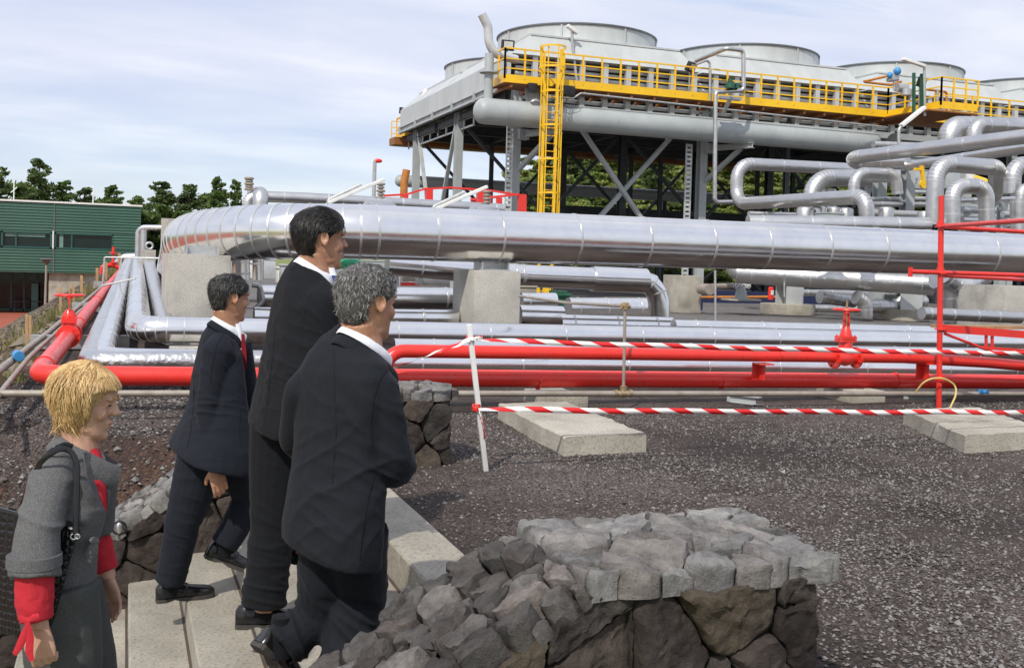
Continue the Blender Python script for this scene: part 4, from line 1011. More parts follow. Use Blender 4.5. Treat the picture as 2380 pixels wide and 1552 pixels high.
PP('fat ribbed silver elbow behind the pipe loop at the right', [(2120, 414, 27.5), (1893, 414, 27.5), (1877, 500, 27.5)], 20, seam=1.5, R=.7, na=9)
PP('fat ribbed silver pipe coming up behind the loop at the right', [(1925, 500, 28), (1925, 440, 28)], 18, seam=.3)
PP('narrow silver goose neck in front of the ribbed elbow', [(1984, 474, 24.5), (1986, 402, 24.5), (2082, 404, 24.5), (2086, 452, 24.5)], 13, R=.36)
PP('tallest silver goose neck left of the scaffold pole', [(2170, 522, 19.5), (2176, 379, 19.5), (2316, 390, 19.5), (2318, 440, 20.5), (2300, 470, 21)], 19, R=.42, seam=.9, na=10)
PP('small silver goose neck just right of the scaffold pole', [(2213, 520, 18), (2214, 432, 18), (2292, 434, 18), (2294, 530, 18)], 18, R=.3, seam=.7, na=9)
PP('silver pipe elbow cut by the right edge, high up', [(2352, 450, 19), (2354, 384, 19), (2500, 378, 19)], 19, R=.4)
PP('thick silver upright pipe at the right edge', [(2367, 560, 18), (2368, 462, 18)], 19, seam=.35)
PP('thin silver elbow at the right edge above the thick upright', [(2372, 465, 18.2), (2374, 440, 18.2), (2450, 420, 18.2)], 11)
PP('large pale silver elbow high at the right just under the walkway', [(2205, 350, 30), (2208, 296, 30), (2480, 300, 30)], 26, R=1.0, na=9)
PP('second pale silver elbow high at the right edge', [(2262, 330, 28), (2266, 290, 28), (2500, 302, 28)], 17, R=.6)
PP('silver header pipe just above the big pipe at the right', [(1738, 519, 19.5), (2158, 524, 18.5)], 19, R=1, seam=1.05)
PP('silver header pipe just below the big pipe on steel T supports', [(1712, 634, 26), (2170, 662, 23.2)], 25, seam=1.4)
PP('ribbed silver elbow below the big pipe at the far left end of the header', [(1700, 600, 26.5), (1716, 634, 26.2), (1760, 637, 25.9)], 22, seam=.3, R=.3)
PP('drooping silver elbow behind the scaffold pole', [(2172, 650, 21.5), (2212, 655, 21.5), (2216, 760, 21.5)], 20, R=.35, seam=.5)
PP('ribbed silver elbow right of the scaffold pole below the big pipe', [(2196, 640, 20.5), (2235, 672, 20.5), (2290, 640, 20.5)], 22, R=.45, seam=.4, na=11)
PP('short horizontal silver pipe at the right behind the scaffold', [(2142, 728, 17.5), (2370, 738, 17.5)], 14, seam=.6)
PP('dark shaded elbow under the header pipe', [(1990, 690, 24), (2010, 700, 24), (2012, 735, 24)], 17, R=.3, seam=.25)
PP('dark shaded pipe stub between the T supports', [(2010, 712, 24.5), (2080, 712, 24.5), (2100, 690, 24.5)], 15, R=.3, seam=.3)
PP('dark valve shaped pipe piece below the header', [(1905, 690, 25), (1985, 700, 25)], 15, seam=.25)
PP('dark shaded elbow at the far right under the header pipe', [(2150, 700, 25), (2110, 704, 25), (2104, 732, 25)], 13, R=.3, seam=.3)
PP('low shaded pipe running behind the round concrete pads', [(1870, 716, 28), (2150, 722, 27)], 9, seam=.8)
PP('upper shaded pipe running behind the T supports', [(1860, 680, 29), (2150, 686, 28)], 8, seam=.8)
# right hand pipe rack of thin horizontal pipes
for i, (x0, x1, y0, y1, r, Y) in enumerate(((2010, 2175, 463, 462, 5, 26), (2010, 2170, 474, 476, 6, 25.5), (2090, 2170, 446, 447, 5, 26.5), (2225, 2380, 466, 462, 6, 24), (2235, 2380, 488, 490, 8, 24), (2235, 2420, 512, 515, 9, 24), (2020, 2170, 494, 500, 8, 24.5), (2238, 2400, 446, 444, 5, 24.5), (2330, 2440, 498, 500, 7, 22), (1740, 1880, 497, 501, 6, 27), (2230, 2420, 700, 690, 9, 20), (2240, 2420, 680, 672, 7, 20), (2030, 2140, 336, 340, 8, 33))):
    PP('thin silver line, number of the pipe rack', [(x0, y0, Y), (x1, y1, Y)], r, 'alum_old' if i % 2 else 'galv', seam=2, name='rack_pipe')['label'] = ['short thin pipe level with the goose neck tops, left of the tall upright', 'thin pipe just under the topmost rack pipe', 'tiny pipe high up behind the steel post', 'thin pipe crossing behind the small goose neck', 'medium pipe crossing inside the small goose neck', 'thick low pipe inside the small goose neck', 'pipe resting near the silver header top', 'highest thin pipe right of the scaffold pole', 'short pipe at the right edge of the rack', 'thin pipe over the left end of the upper header', 'lower shaded pipe right of the pole beneath the big pipe', 'upper shaded pipe right of the pole beneath the big pipe', 'small pipe leading out of the drum end'][i]
# steel posts and grey boxes of the rack
def post(label, px, y0, y1, Y, w=.22, mat='steel_grey'):
    a = PY(px, y0, Y); mb = MB(); mb.ibeam((a.x, Y, 0), (a.x, Y, a.z), w, w, .03, upv=(0,1,0)); tag(mb.build('steel_post', mat, smooth=False), label, 'post')
post('tall grey steel post left of the tallest goose neck', 2112, 372, 0, 25.5, .3); post('grey steel post framed by the goose neck bend', 2246, 400, 0, 25, .24); post('grey steel post behind the narrow goose neck', 2045, 425, 0, 26.5, .3); post('short grey post at the right edge of the rack', 2330, 470, 0, 23, .2)
mb = MB(); a = PY(2090, 371, 25.5); b_ = PY(2190, 375, 25.5); mb.ibeam(a, b_, .2, .22, .03); tag(mb.build('steel_beam', 'steel_grey', smooth=False), 'grey steel beam under the upper slanting pipe', 'beam')
def cyl_thing(label, px, y0, y1, Y, r, mat='alum_old', name='vessel', dome=True):
    a = PY(px, y0, Y); b_ = PY(px, y1, Y); mb = MB(); pts = [b_+V((0,0,0)), b_.lerp(a, .8)]; rad = [r, r]
    h = (a-b_).length*.2
    for i in range(1, 6): t = i/5*pi/2; pts.append(b_.lerp(a, .8)+V((0,0,h*sin(t)))); rad.append(max(.01, r*cos(t)))
    mb.tube([V((a.x, Y, p.z)) for p in pts], rad, 22); tag(mb.build(name, mat), label, 'vessel')
for i, (px, y0, y1, Y, r) in enumerate(((1872, 480, 512, 25, .24), (1905, 478, 512, 25, .2), (1938, 480, 512, 25, .2), (1966, 482, 512, 25, .22), (2060, 480, 510, 23, .2), (2150, 490, 510, 23, .2))):
    cyl_thing(['first little silver vessel under the pipe loop', 'second little silver vessel under the pipe loop', 'third little silver vessel under the pipe loop', 'fourth little silver vessel, beside the loop end', 'little silver vessel left of the steel post', 'little silver vessel against the tall goose neck'][i], px, y0, y1, Y, r)
def greybox(label, px0, px1, y0, y1, Y, dep=.4, mat='steel_grey', name='equipment_box', cat='box'):
    a = PY(px0, y0, Y); b_ = PY(px1, y1, Y); mb = MB(); mb.bb((a.x, Y, b_.z), (b_.x, Y+dep, a.z)); mb.bb((a.x-.02, Y-.02, a.z), (b_.x+.02, Y+dep+.02, a.z+.03)); return tag(mb.build(name, mat, None, True, .008), label, cat)
greybox('grey junction box above the upper header pipe', 1918, 1962, 496, 512, 23); greybox('grey machine box behind the small goose neck', 2225, 2290, 470, 520, 26, 1); greybox('dark grey cabinet row at the right edge of the rack', 2300, 2420, 470, 530, 27, 1); greybox('blue grey cabinet inside the tall goose neck', 2200, 2240, 395, 440, 28, .6); greybox('grey cabinet left of the tall goose neck', 2125, 2160, 395, 440, 28, .6)
greybox('long pale grey equipment skid seen under the big pipe left of the tall man', 543, 640, 602, 648, 30, 1.5, 'steel_light'); greybox('low grey skid behind the grey haired man', 800, 935, 606, 650, 32, 1.5, 'steel_grey'); greybox('white cabinet between the upright pipes at the left', 580, 596, 612, 646, 20, .4, 'white_paint')
# yellow crane hook piece
mb = MB(); mb.bar(PY(2142, 385, 24), PY(2146, 430, 24), .09); mb.disc(PY(2146, 428, 24), (0,1,0), .12, .08); mb.bar(PY(2125, 393, 24), PY(2143, 394, 24), .07); tag(mb.build('lever_arm', 'yellow_paint', smooth=False), 'yellow lever hanging left of the tallest goose neck', 'lever')
t = thing('relief_valve', 'white and yellow valve behind the small goose neck', 'valve', tuple(PY(2254, 412, 24)))
mb = MB(); mb.cyl(PY(2254, 400, 24), PY(2254, 424, 24), .13); mb.build('body', 'white_paint', t); mb = MB(); mb.disc(PY(2270, 418, 24), (1, 0, -.2), .12, .6); mb.build('actuator', 'yellow_paint', t)
# T supports on round pads
for l, px0, px1, y0, y1, pad0, pad1, py0, py1, Y in (('nearest', 2068, 2130, 672, 735, 2032, 2133, 738, 750, 24.6), ('farther', 1812, 1860, 655, 704, 1782, 1888, 708, 730, 27.2)):
    a = PY((px0+px1)/2, y0, Y); b_ = PY((px0+px1)/2, y1, Y); x = a.x; R = (PY(pad1, py0, Y)-PY(pad0, py0, Y)).length/2
    t = thing('pipe_support', l+' grey steel T support standing on a round concrete pad', 'support', (x, Y, 0))
    MB().disc((x-.05, Y, .16), (0,0,1), R, .32, 40).build('pad', 'concrete_slab', t, True, .02)
    w = (PY(px1, y0, Y)-PY(px0, y0, Y)).length
    mb = MB(); mb.ibeam((x, Y, .3), (x, Y, a.z-.1), w*.8, w*.8, .04, upv=(0,1,0)); mb.box((x, Y, a.z-.08), (w*1.05, .5, .08)); mb.build('post', 'steel_light', t, False)
t = thing('fire_extinguisher', 'red fire extinguisher standing left of the round concrete pad', 'fire extinguisher', tuple(PY(1791, 698, 28)))
a = PY(1791, 696, 28); mb = MB(); mb.tube([a, a+V((0,0,.36)), a+V((0,0,.4))], [.085, .085, .03], 16); mb.build('cylinder', 'red_paint', t); mb = MB(); mb.box(a+V((0, 0, .45)), (.08, .04, .05)); mb.build('handle', 'black_plastic', t); MB().box(a+V((-.0, -.08, .22)), (.09, .02, .14)).build('label_plate', 'white_paint', t)
# small items on the road
t = thing('cone_stand', 'grey tapering pedestal with torn netting by the road', 'pedestal', tuple(PY(1722, 700, 27)))
a = PY(1722, 698, 27); mb = MB(); mb.tube([a, a+V((0,0,.42))], [.22, .12], 8); mb.build('base', 'steel_grey', t); mb = MB()
for k in range(26): c = a+V((uni(-.3, .35), uni(-.1, .1), .43+uni(-.03, .05))); mb.torus(c, (uni(-1,1), 1, uni(-1,1)), .06, .012, 8, 5)
mb.build('netting', 'net_white', t)['kind'] = 'stuff'; MB().disc(a+V((0,0,.02)), (0,0,1), .6, .04).build('plate', 'concrete_slab', t)
mb = MB(); mb.disc(PY(1640, 672, 26.5), (0,1,0), .16, .5, 20); mb.tube([PY(1640, 666, 27), PY(1700, 664, 27)], .08, 12); tag(mb.build('flanged_pipe_end', 'galv_brown'), 'dark flanged pipe end beside the yellowish block', 'pipe')
mb = MB(); mb.box(PY(1631, 708, 24), (.04, .04, .3)); tag(mb.build('marker', 'dark_blue', smooth=False), 'small dark blue marker stick on the road', 'marker')
pipe('barrier_rail', 'orange rail low across the far side of the road', 'rail', [PY(1558, 691, 33), PY(1860, 690, 33)], .05, 'orange_rust')
pipe('barrier_rail', 'orange rail seen between the pier and the hanging pipe', 'rail', [PY(1215, 664, 24), PY(1345, 664, 24)], .045, 'orange_rust')
a = PY(1640, 655, 36); MB_ = MB(); MB_.bb((a.x, 36, -.1), (a.x+6, 36.5, .45)); tag(MB_.build('dark_hose_bank', 'dark_blue', smooth=False), 'dark low container at the far side of the road', 'container')
mb = MB(); mb.bb((PY(1270, 690, 22).x-.06, 22, 0), (PY(1270, 690, 22).x+.06, 22.1, PY(1270, 663, 22).z)); tag(mb.build('marker_post', 'yellow_paint', smooth=False), 'short yellow post left of the green bin', 'post')
greybox('small cream plate above the sloping instrument pipe', 1210, 1247, 668, 681, 16, .06, 'concrete_slab', 'plate', 'plate')
# green wheelie bin
t = thing('wheelie_bin', 'dark green wheelie bin with a lid behind the hanging pipe', 'bin', tuple(PY(1300, 720, 22)))
a = PY(1276, 688, 22); b_ = PY(1328, 688, 22); w = b_.x-a.x; xc = (a.x+b_.x)/2; zt = a.z; zb = PY(1300, 724, 22).z; mb = MB()
mb.rings([[V((xc+i*w*.36, 22.3+j*w*.38, zb)) for i, j in ((-1,-1), (1,-1), (1,1), (-1,1))], [V((xc+i*w*.47, 22.3+j*w*.47, zt)) for i, j in ((-1,-1), (1,-1), (1,1), (-1,1))]]); mb.build('body', 'green_plastic', t, False)
mb = MB(); mb.box((xc, 22.3, zt+.03), (w*1.08, w*1.08, .07)); mb.box((xc, 22.3, zt+.09), (w*.8, w*.8, .06)); mb.build('lid', 'green_plastic', t, True, .02)
mb = MB(); mb.torus((xc-.05, 22.2, zt+.16), (0,1,0), .08, .018, 12, 5); mb.build('handle', 'black_plastic', t)
for q in (-1, 1): MB().disc((xc+q*w*.42, 22.65, zb+.05), (1,0,0), .09, .05).build('wheel', 'black_plastic', t)
# pipe hanging under the big pipe in the middle
PP('silver clad pipe hanging under the big pipe and turning straight down', [(900, 612, 17), (1213, 641, 17), (1531, 653, 17), (1532, 780, 17)], 25, 'alum', R=.42, seam=1.9, na=3)
PP('wide silver sleeve on the pipe hanging under the big pipe', [(1376, 648, 17), (1500, 653, 17)], 29, 'alum', seam=0)
PP('silver pipe right of the middle pier, low and tapering', [(1205, 734, 15.6), (1305, 737, 15.6)], 26, 'alum', seam=0)
PP('silver pipe continuing right of the tapering one', [(1300, 752, 15.3), (1560, 758, 15.3)], 21, 'alum', seam=.75)
PP('silver pipe high in the gap left of the middle pier', [(600, 690, 16.2), (1060, 694, 16.2)], 26, 'alum', seam=.85)
PP('silver pipe low in the gap left of the middle pier', [(590, 735, 15.0), (1062, 740, 15.0)], 20, 'alum', seam=1.1)
PP('silver pipe with end cap behind the green bin', [(1210, 700, 19), (1290, 700, 19)], 20, 'alum', seam=.5)
PP('silver pipe with rounded end behind the hanging pipe', [(1320, 716, 20), (1500, 716, 20)], 24, 'alum', seam=.7)
PP('silver upright pipe left of the grey haired man', [(914, 606, 18), (914, 700, 18)], 18, 'alum', seam=.4)
PP('silver upright pipe above the head of the man at left', [(560, 600, 17), (561, 650, 17)], 20, 'alum', seam=.2)
PP('silver upright pipe beside the one above the man at left', [(600, 600, 17.6), (600, 650, 17.6)], 13, 'alum', seam=.3)
PP('silver elbow bending right behind the men', [(586, 662, 16), (604, 664, 16), (612, 700, 16), (590, 720, 16)], 6, 'galv', seam=0)
greybox('silver instrument cabinet low behind the men', 655, 668, 618, 650, 18, .3, 'steel_light'); greybox('pale grey cabinet low behind the men', 646, 676, 624, 658, 19, .3, 'white_paint')
greybox('beige concrete plinth left of the middle pier', 938, 985, 628, 655, 20, 1, 'concrete_slab', 'plinth', 'plinth'); greybox('square silver box left of the middle pier', 985, 1046, 636, 664, 18.5, .6, 'alum_old'); greybox('orange and red frame seen under the big pipe', 940, 1045, 600, 627, 24, .2, 'brown_orange', 'frame_panel', 'panel')
mb = MB()
for px in (930, 942, 1000): a = PY(px, 598, 23.6); b_ = PY(px, 628, 23.6); mb.bar(a, b_, .12)
mb.bar(PY(930, 660, 20), PY(975, 660, 20), .06); t = thing('red_barrier', 'red frame bars under the big pipe left of the pier', 'frame', tuple(PY(950, 660, 20))); mb.each('bar', 'red_paint', t, False)
mb = MB()
for px in (1012, 1022, 1034): mb.cyl(PY(px, 600, 22), PY(px, 640, 22), .045, 10)
tag(mb.build('conduit_set', 'white_paint'), 'three thin white conduits left of the middle pier', 'conduit')
for l, px, py in (('green motor cover beside the chin of the tall man', 812, 612), ('green motor cover just left of the middle pier', 1052, 628)):
    c = PY(px, py, 20); mb = MB(); mb.ell(c, (.22, .2, .14), None, 12, 8); mb.box(c+V((0,0,-.06)), (.5, .3, .1)); tag(mb.build('motor_cover', 'green_bright'), l, 'cover')
# pipes riding above the big pipe
PP('pale silver pipe riding above the big pipe at the left', [(575, 492, 19), (578, 456, 19), (700, 460, 19), (1170, 486, 19)], 13, 'alum_old', R=.3, seam=1.6)
PP('short pale silver hood pipe at the left end above the big pipe', [(604, 490, 18.6), (606, 452, 18.6), (590, 450, 21)], 18, 'alum_old', R=.3, seam=0)
def hump(label, px0, px1, y0, y1, Y):
    a = PY(px0, y1, Y); b_ = PY(px1, y1, Y); z = PY(px0, y0, Y).z; w = b_.x-a.x; mb = MB(); rs = []
    for t, h in ((0, .03), (.22, 1), (.72, 1), (1, .03)):
        x = a.x+w*t; rs.append([V((x, Y+.22*cos(q), a.z-.1+(z-a.z+.1)*(h*.6+h*.4*sin(q) if sin(q) > 0 else 0))) for q in [2*pi*i/14 for i in range(14)]])
    mb.rings(rs); tag(mb.build('valve_cover', 'alum_old', ang=25) if False else mb.build('valve_cover', 'alum_old'), label, 'cover')
hump('left pale angular cover on the pipe above the big pipe', 828, 938, 462, 486, 17.5); hump('right pale angular cover above the big pipe below the strip lamp', 1080, 1172, 474, 494, 17.5)
for l, px, y0, y1 in (('pale spring hanger above the pipe at the left end', 579, 415, 440), ('pale spring hanger right of the left strip lamp', 885, 428, 460), ('pale spring hanger above the right angular cover', 1132, 446, 478)):
    a = PY(px, y1, 19); b_ = PY(px, y0, 19); mb = MB(); mb.cyl(a, b_, .04, 8)
    for k in range(5): mb.torus(a.lerp(b_, k/4), (0,0,1), .05 if k % 2 else .065, .022, 14, 6)
    tag(mb.build('spring_hanger', 'galv_brown'), l, 'spring hanger')
t = thing('warning_mast', 'slim pale mast with a small red light behind the big pipe', 'mast', tuple(PY(869, 490, 24)))
MB().cyl(PY(868, 490, 24), PY(871, 376, 24), .045, 10).build('mast', 'galv', t); mb = MB(); mb.ell(PY(879, 374, 24), (.1, .06, .05), None, 10, 6); mb.bar(PY(871, 374, 24), PY(884, 376, 24), .03); mb.build('lamp', 'red_paint', t)
pipe('exhaust_stub', 'rusty orange exhaust stub rising behind the big pipe', 'exhaust pipe', [PY(938, 492, 30), PY(939, 425, 30), PY(945, 395, 30)], .11, 'orange_rust', .5)
# red frame
t = thing('red_rail_frame', 'red steel rail frame with thick short posts above the big pipe', 'frame', tuple(PY(1050, 495, 26)))
pts = [(892, 455), (945, 452), (985, 440), (1045, 436), (1140, 443), (1212, 455)]
mb = MB()
for i in range(len(pts)-1): mb.bar(PY(*pts[i], 26), PY(*pts[i+1], 26), .05)
mb.bar(PY(1095, 464, 28), PY(1205, 452, 26), .06); mb.bar(PY(1140, 452, 27.5), PY(1140, 490, 27.5), .04); mb.build('rail', 'red_paint', t, False)
for px, y0, y1, w, Y in ((942, 452, 495, .13, 26), (997, 437, 492, .17, 26), (1117, 443, 495, .18, 26), (1160, 460, 495, .14, 27.5), (1213, 452, 497, .19, 26), (1100, 462, 495, .12, 28)):
    MB().bar(PY(px, y0, Y), PY(px, y1+60, Y), w).build('post', 'red_paint', t, False)
# ------------------------------------------------------------------ green building, lamp, trees
YB0 = 80.0
def bx(px, py=600): return PY(px, py, YB0).x
gb = thing('green_building', 'two storey building with ribbed green cladding over a concrete ground floor', 'building', (bx(100), YB0+6, -3.2))
xR = bx(328, 480); zr = PY(328, 481, YB0).z; zg = PY(300, 638, YB0).z; xL = -34
wz0 = PY(262, 582, YB0).z; wz1 = PY(262, 545, YB0).z; wx = bx(262, 560)
def ribbed(x0, x1, z0, z1):
    mb = MB(); z = z0; p = .2; rs = []; pr = []
    while z < z1-1e-3:
        pr += [(0, z), (0, min(z+p*.45, z1)), (-.05, min(z+p*.6, z1)), (-.05, min(z+p*.85, z1))]; z += p
    pr += [(0, z1), (.3, z1), (.3, z0)]
    mb.rings([[V((x, YB0+d, z)) for d, z in pr] for x in (x0, x1)]); return mb
for (a, b_, c, d) in ((xL, xR, zg, wz0), (xL, xR, wz1, zr), (wx, xR, wz0, wz1)): ribbed(a, b_, c, d).build('wall', 'cladding_green', gb, False)
MB().bb((xL, YB0+.31, zg), (xR-.05, YB0+14, zr-.05)).build('wall', 'cladding_green', gb, False)
mb = MB(); mb.bb((xL, YB0-.12, zr), (xR+.1, YB0+14, zr+.12)); mb.build('roof_edge', 'white_paint', gb, False)
mb = MB(); xs = bx(124); mb.bb((xs-.02, YB0-.07, zg), (xs+.05, YB0-.04, zr)); mb.build('panel_joint', 'rim_dark', gb, False)
# window strips
wf = MB(); 
for x0, x1 in ((bx(4), bx(118)), (bx(128), wx)):
    f = MB(); f.bb((x0-.05, YB0+.0, wz0), (x1+.05, YB0+.2, wz0+.1)); f.bb((x0-.05, YB0+.0, wz1-.1), (x1+.05, YB0+.2, wz1)); f.bb((x0-.05, YB0+.0, wz0), (x0+.06, YB0+.2, wz1)); f.bb((x1-.06, YB0+.0, wz0), (x1+.05, YB0+.2, wz1))
    xm = x0+(x1-x0)*.28; f.bb((xm-.05, YB0+.02, wz0), (xm+.05, YB0+.2, wz1))
    w = f.build('window', 'teal_frame', gb, False); MB().bb((x0, YB0+.2, wz0), (x1, YB0+.24, wz1)).build('pane', 'window_glass', w, False)
x0 = bx(10); MB().bb((x0, YB0+.14, wz1-.35), (bx(104), YB0+.19, wz1-.08)).build('blind', 'blind', gb, False)
MB().bb((bx(137), YB0+.13, wz0+.1), (bx(146), YB0+.18, wz1-.1)).build('blind', 'blind', gb, False)
mb = MB(); mb.bb((bx(121), YB0-.1, wz0), (bx(121)+.09, YB0+.0, wz1+.1)); mb.build('mullion', 'white_paint', gb, False)
MB().bb((xL-20, YB0+.2, wz0), (bx(2), YB0+.24, wz1)).build('pane', 'window_glass', gb, False)
# ground floor: concrete wall on the right, glazed recess at the left
xc = bx(112, 680); MB().bb((xc, YB0+.4, -3.3), (xR-.1, YB0+13, zg)).build('wall', 'concrete_slab', gb, False)
MB().bb((xL, YB0+5, -3.3), (xc, YB0+5.1, zg)).build('pane', 'window_glass', gb, False)
mb = MB()
for px in (8, 40, 72, 100): mb.bb((bx(px), YB0+4.9, -3.3), (bx(px)+.12, YB0+5.0, zg))
mb.bb((xL, YB0+4.9, -3.25), (xc, YB0+5, -3.1)); mb.build('glazing_bar', 'teal_frame', gb, False)
for px in (22, 48, 66, 88):
    MB
# cafe tables under the overhang
for i, px in enumerate((28, 52, 84)):
    a = bx(px); t = thing('cafe_table', 'dark table with stools in the shade under the green building', 'table', (a, YB0+2.5, -3.2), 'tables under the green building')
    MB().disc((a, YB0+2.5, -2.45), (0,0,1), .45, .05).build('table_top', 'steel_dark_shaded', t); MB().cyl((a, YB0+2.5, -3.2), (a, YB0+2.5, -2.45), .05).build('leg', 'steel_dark_shaded', t)
mb = MB(); mb.bb((bx(63), YB0+4, -3.2), (bx(80), YB0+4.6, -1.2)); tag(mb.build('vending_cabinet', 'blind', smooth=False), 'dim greenish cabinet inside the ground floor of the building', 'cabinet')
for i, px in enumerate((216, 32)):
    a = PY(px, 463+px*.05, YB0+2); mb = MB(); mb.cyl(a, a+V((0,0,1.3)), .035, 6); mb.cyl(a+V((-.2,0,.5)), a+V((.2,0,.9)), .03, 6) if i else None
    tag(mb.build('roof_antenna', 'white_paint'), ('thin white antenna in the middle of the green roof', 'small white antenna at the left end of the green roof')[i], 'antenna')
lp = thing('street_lamp', 'slim grey lamp post with a flat round head in front of the green building', 'street lamp', tuple(PY(105, 722, 74)))
a = PY(105, 724, 74); b_ = PY(108, 603, 74); MB().tube([a, b_], [.09, .06], 10).build('pole', 'galv_brown', lp); mb = MB(); mb.tube([b_-V((0,0,.35)), b_-V((0,0,.05)), b_+V((0,0,.02)), b_+V((0,0,.06))], [.08, .28, .4, .36], 18); mb.build('lamp_head', 'rim_dark', lp)
# low kerb wall by the paving
a = PD(18, 782, 44); b_ = PD(245, 700, 62); mb = MB(); mb.bar((a.x, a.y, -3.0), (b_.x, b_.y, -2.6), .35, .7); tag(mb.build('retaining_wall', 'concrete_slab', smooth=False), 'low pale retaining wall between the brick yard and the bank', 'wall')

def leafquads(mb, c, n, R, s, rn, flat=.6):
    for _ in range(n):
        # random point in clump
        d = V((rn.gauss(0, 1), rn.gauss(0, 1), rn.gauss(0, flat))); d = d/ max(d.length, .01)*R*rn.random()**.4
        p = c+V((d.x, d.y, d.z*flat)); a = V((rn.gauss(0,1), rn.gauss(0,1), rn.gauss(0,.7))).normalized(); b_ = a.cross(V((rn.gauss(0,1), rn.gauss(0,1), rn.gauss(0,1)))).normalized()
        q = s*rn.uniform(.5, 1.2); o = len(mb.v)
        mb.v += [tuple(p-a*q), tuple(p+b_*q*.5), tuple(p+a*q), tuple(p-b_*q*.5)]; mb.f.append((o, o+1, o+2, o+3))
def make_tree(name, kind, seed, h, w, leafmat, label, group=None, ls=.2, dens=1, cat='tree'):
    rn = random.Random(seed); t = thing(name, label, cat, (0,0,0), group)
    tr = MB(); lean = rn.uniform(-.04, .04)
    pts = [V((lean*h*k/6+rn.uniform(-.1, .1)*(k > 0), rn.uniform(-.1, .1), h*.97*k/6)) for k in range(7)]; tr.tube(pts, [h*.02*(1-k/6.5)+.02 for k in range(7)], 8)
    lf = MB(); nb = int((105 if kind == 'conifer' else 40)*dens)
    for i in range(nb):
        f = rn.uniform(.10, .98) if kind == 'conifer' else rn.uniform(.14 if kind == 'round' else .2, .97); a = rn.uniform(0, 6.28)
        if kind == 'conifer': L = w*.5*(1-f)**.85*rn.uniform(.6, 1.3)+.15
        elif kind == 'pine': L = w*.5*(sin(pi*min(1, f*1.02))**.5)*rn.uniform(.3, 1.15)*(.55+.45*(f > .4))
        else: L = w*.5*sqrt(max(.02, 1-((f-.5)/.52)**2))*rn.uniform(.5, 1.1)
        base = V((0, 0, h*f*.96-L*.1)); tip = V((L*cos(a), L*sin(a), h*f+L*rn.uniform(-.25, .25)))
        if L > .5: tr.tube([base, base.lerp(tip, .5)+V((0,0,.1*L)), tip], [h*.006, h*.004, .015], 5)
        nc = max(1, int(L/(h*.04)))
        for k in range(nc):
            q = (k+1)/nc; c = base.lerp(tip, q)+V((rn.uniform(-.2,.2), rn.uniform(-.2,.2), rn.uniform(-.1,.2)))*h*.05
            kk = (.5+.7*(1-f)) if kind == 'conifer' else 1; leafquads(lf, c, int(46*dens*kk), h*.058*rn.uniform(.6, 1.3)*kk, ls*(.8 if kind == 'conifer' else 1), rn, .6)
    tr.build('trunk', 'trunk', t); lf.build('crown', leafmat, t, False); return t
trees = {}
defs = [('conifer_tree', 'conifer', 13, 6.2, 'leaf_dark'), ('pine_tree', 'pine', 11, 6.5, 'leaf_dark'), ('broadleaf_tree', 'round', 9, 6.5, 'leaf_mid'), ('conifer_tree', 'conifer', 10, 4.6, 'leaf_mid'), ('broadleaf_tree', 'round', 9, 8.5, 'leaf_hill'), ('broadleaf_tree', 'round', 9, 7.5, 'leaf_hill')]
protos = []
for i, (n, k, h, w, mt) in enumerate(defs): protos.append((make_tree(n, k, 40+i, h, w, mt, 'broad green tree in the hillside wood seen through the steelwork of the plant', 'trees on the hillside behind the plant' if i > 3 else None, ls=.26, dens=1.25), h))
used = set()
def place(i, px, pytop, D, label, pybase=None, group=None, wscale=1, zb=None):
    pr, h = protos[i]; a = PD(px, pytop, D); z0 = zb if zb is not None else -3.4
    if i in used: t = dup(pr, (0,0,0))
    else: used.add(i); t = pr
    t.location = (a.x, a.y, z0); s = (a.z-z0)/h; t.scale = (s*wscale, s*wscale, s); t.rotation_euler = (0, 0, uni(0, 6))
    t['label'] = label
    if group: t['group'] = group
    return t
bpy.context.view_layer.update()
L = [(0, -2, 380, 98, 'dark tree cut by the left edge of the picture above the green roof', 1.0), (2, 36, 410, 104, 'bushy tree left of the tallest tree above the green roof', 1.1), (0, 93, 362, 100, 'tallest dark pine above the green roof', .95), (2, 68, 420, 106, 'rounder tree close against the tallest pine', 1.0),
     (3, 150, 416, 102, 'open crowned tree right of the tallest pine', .9), (0, 196, 430, 100, 'low spreading pine above the middle of the green roof', 1.15), (3, 263, 428, 99, 'slim pointed tree above the right part of the green roof', 1.0), (2, 232, 452, 108, 'low tree peeping over the green roof left of the slim one', 1.0),
     (3, 316, 452, 98, 'short pointed tree at the right corner of the green roof', 1.1), (0, 376, 416, 92, 'broad dark conifer right of the green building', 1.25), (0, 440, 422, 96, 'wide bushy pine left of the big pipe bend', 1.1), (3, 508, 408, 99, 'thin topped pine above the big pipe bend', .75), (3, 549, 414, 101, 'small dark pine touching the silver hood pipe', .6), (2, 478, 440, 103, 'low tree between the two pines above the pipe bend', 1.0),
     (2, 345, 480, 84, 'round leafy tree beside the end wall of the green building', 1.0), (2, 395, 470, 86, 'full leafy tree behind the slim white pipes', 1.0), (2, 300, 470, 100, 'low leafy tree hidden mostly behind the green roof corner', 1.0)]
for i, px, py, D, l, w in L: place(i, px, py, D, l, wscale=w)
R_ = random.Random(9)
k = 0
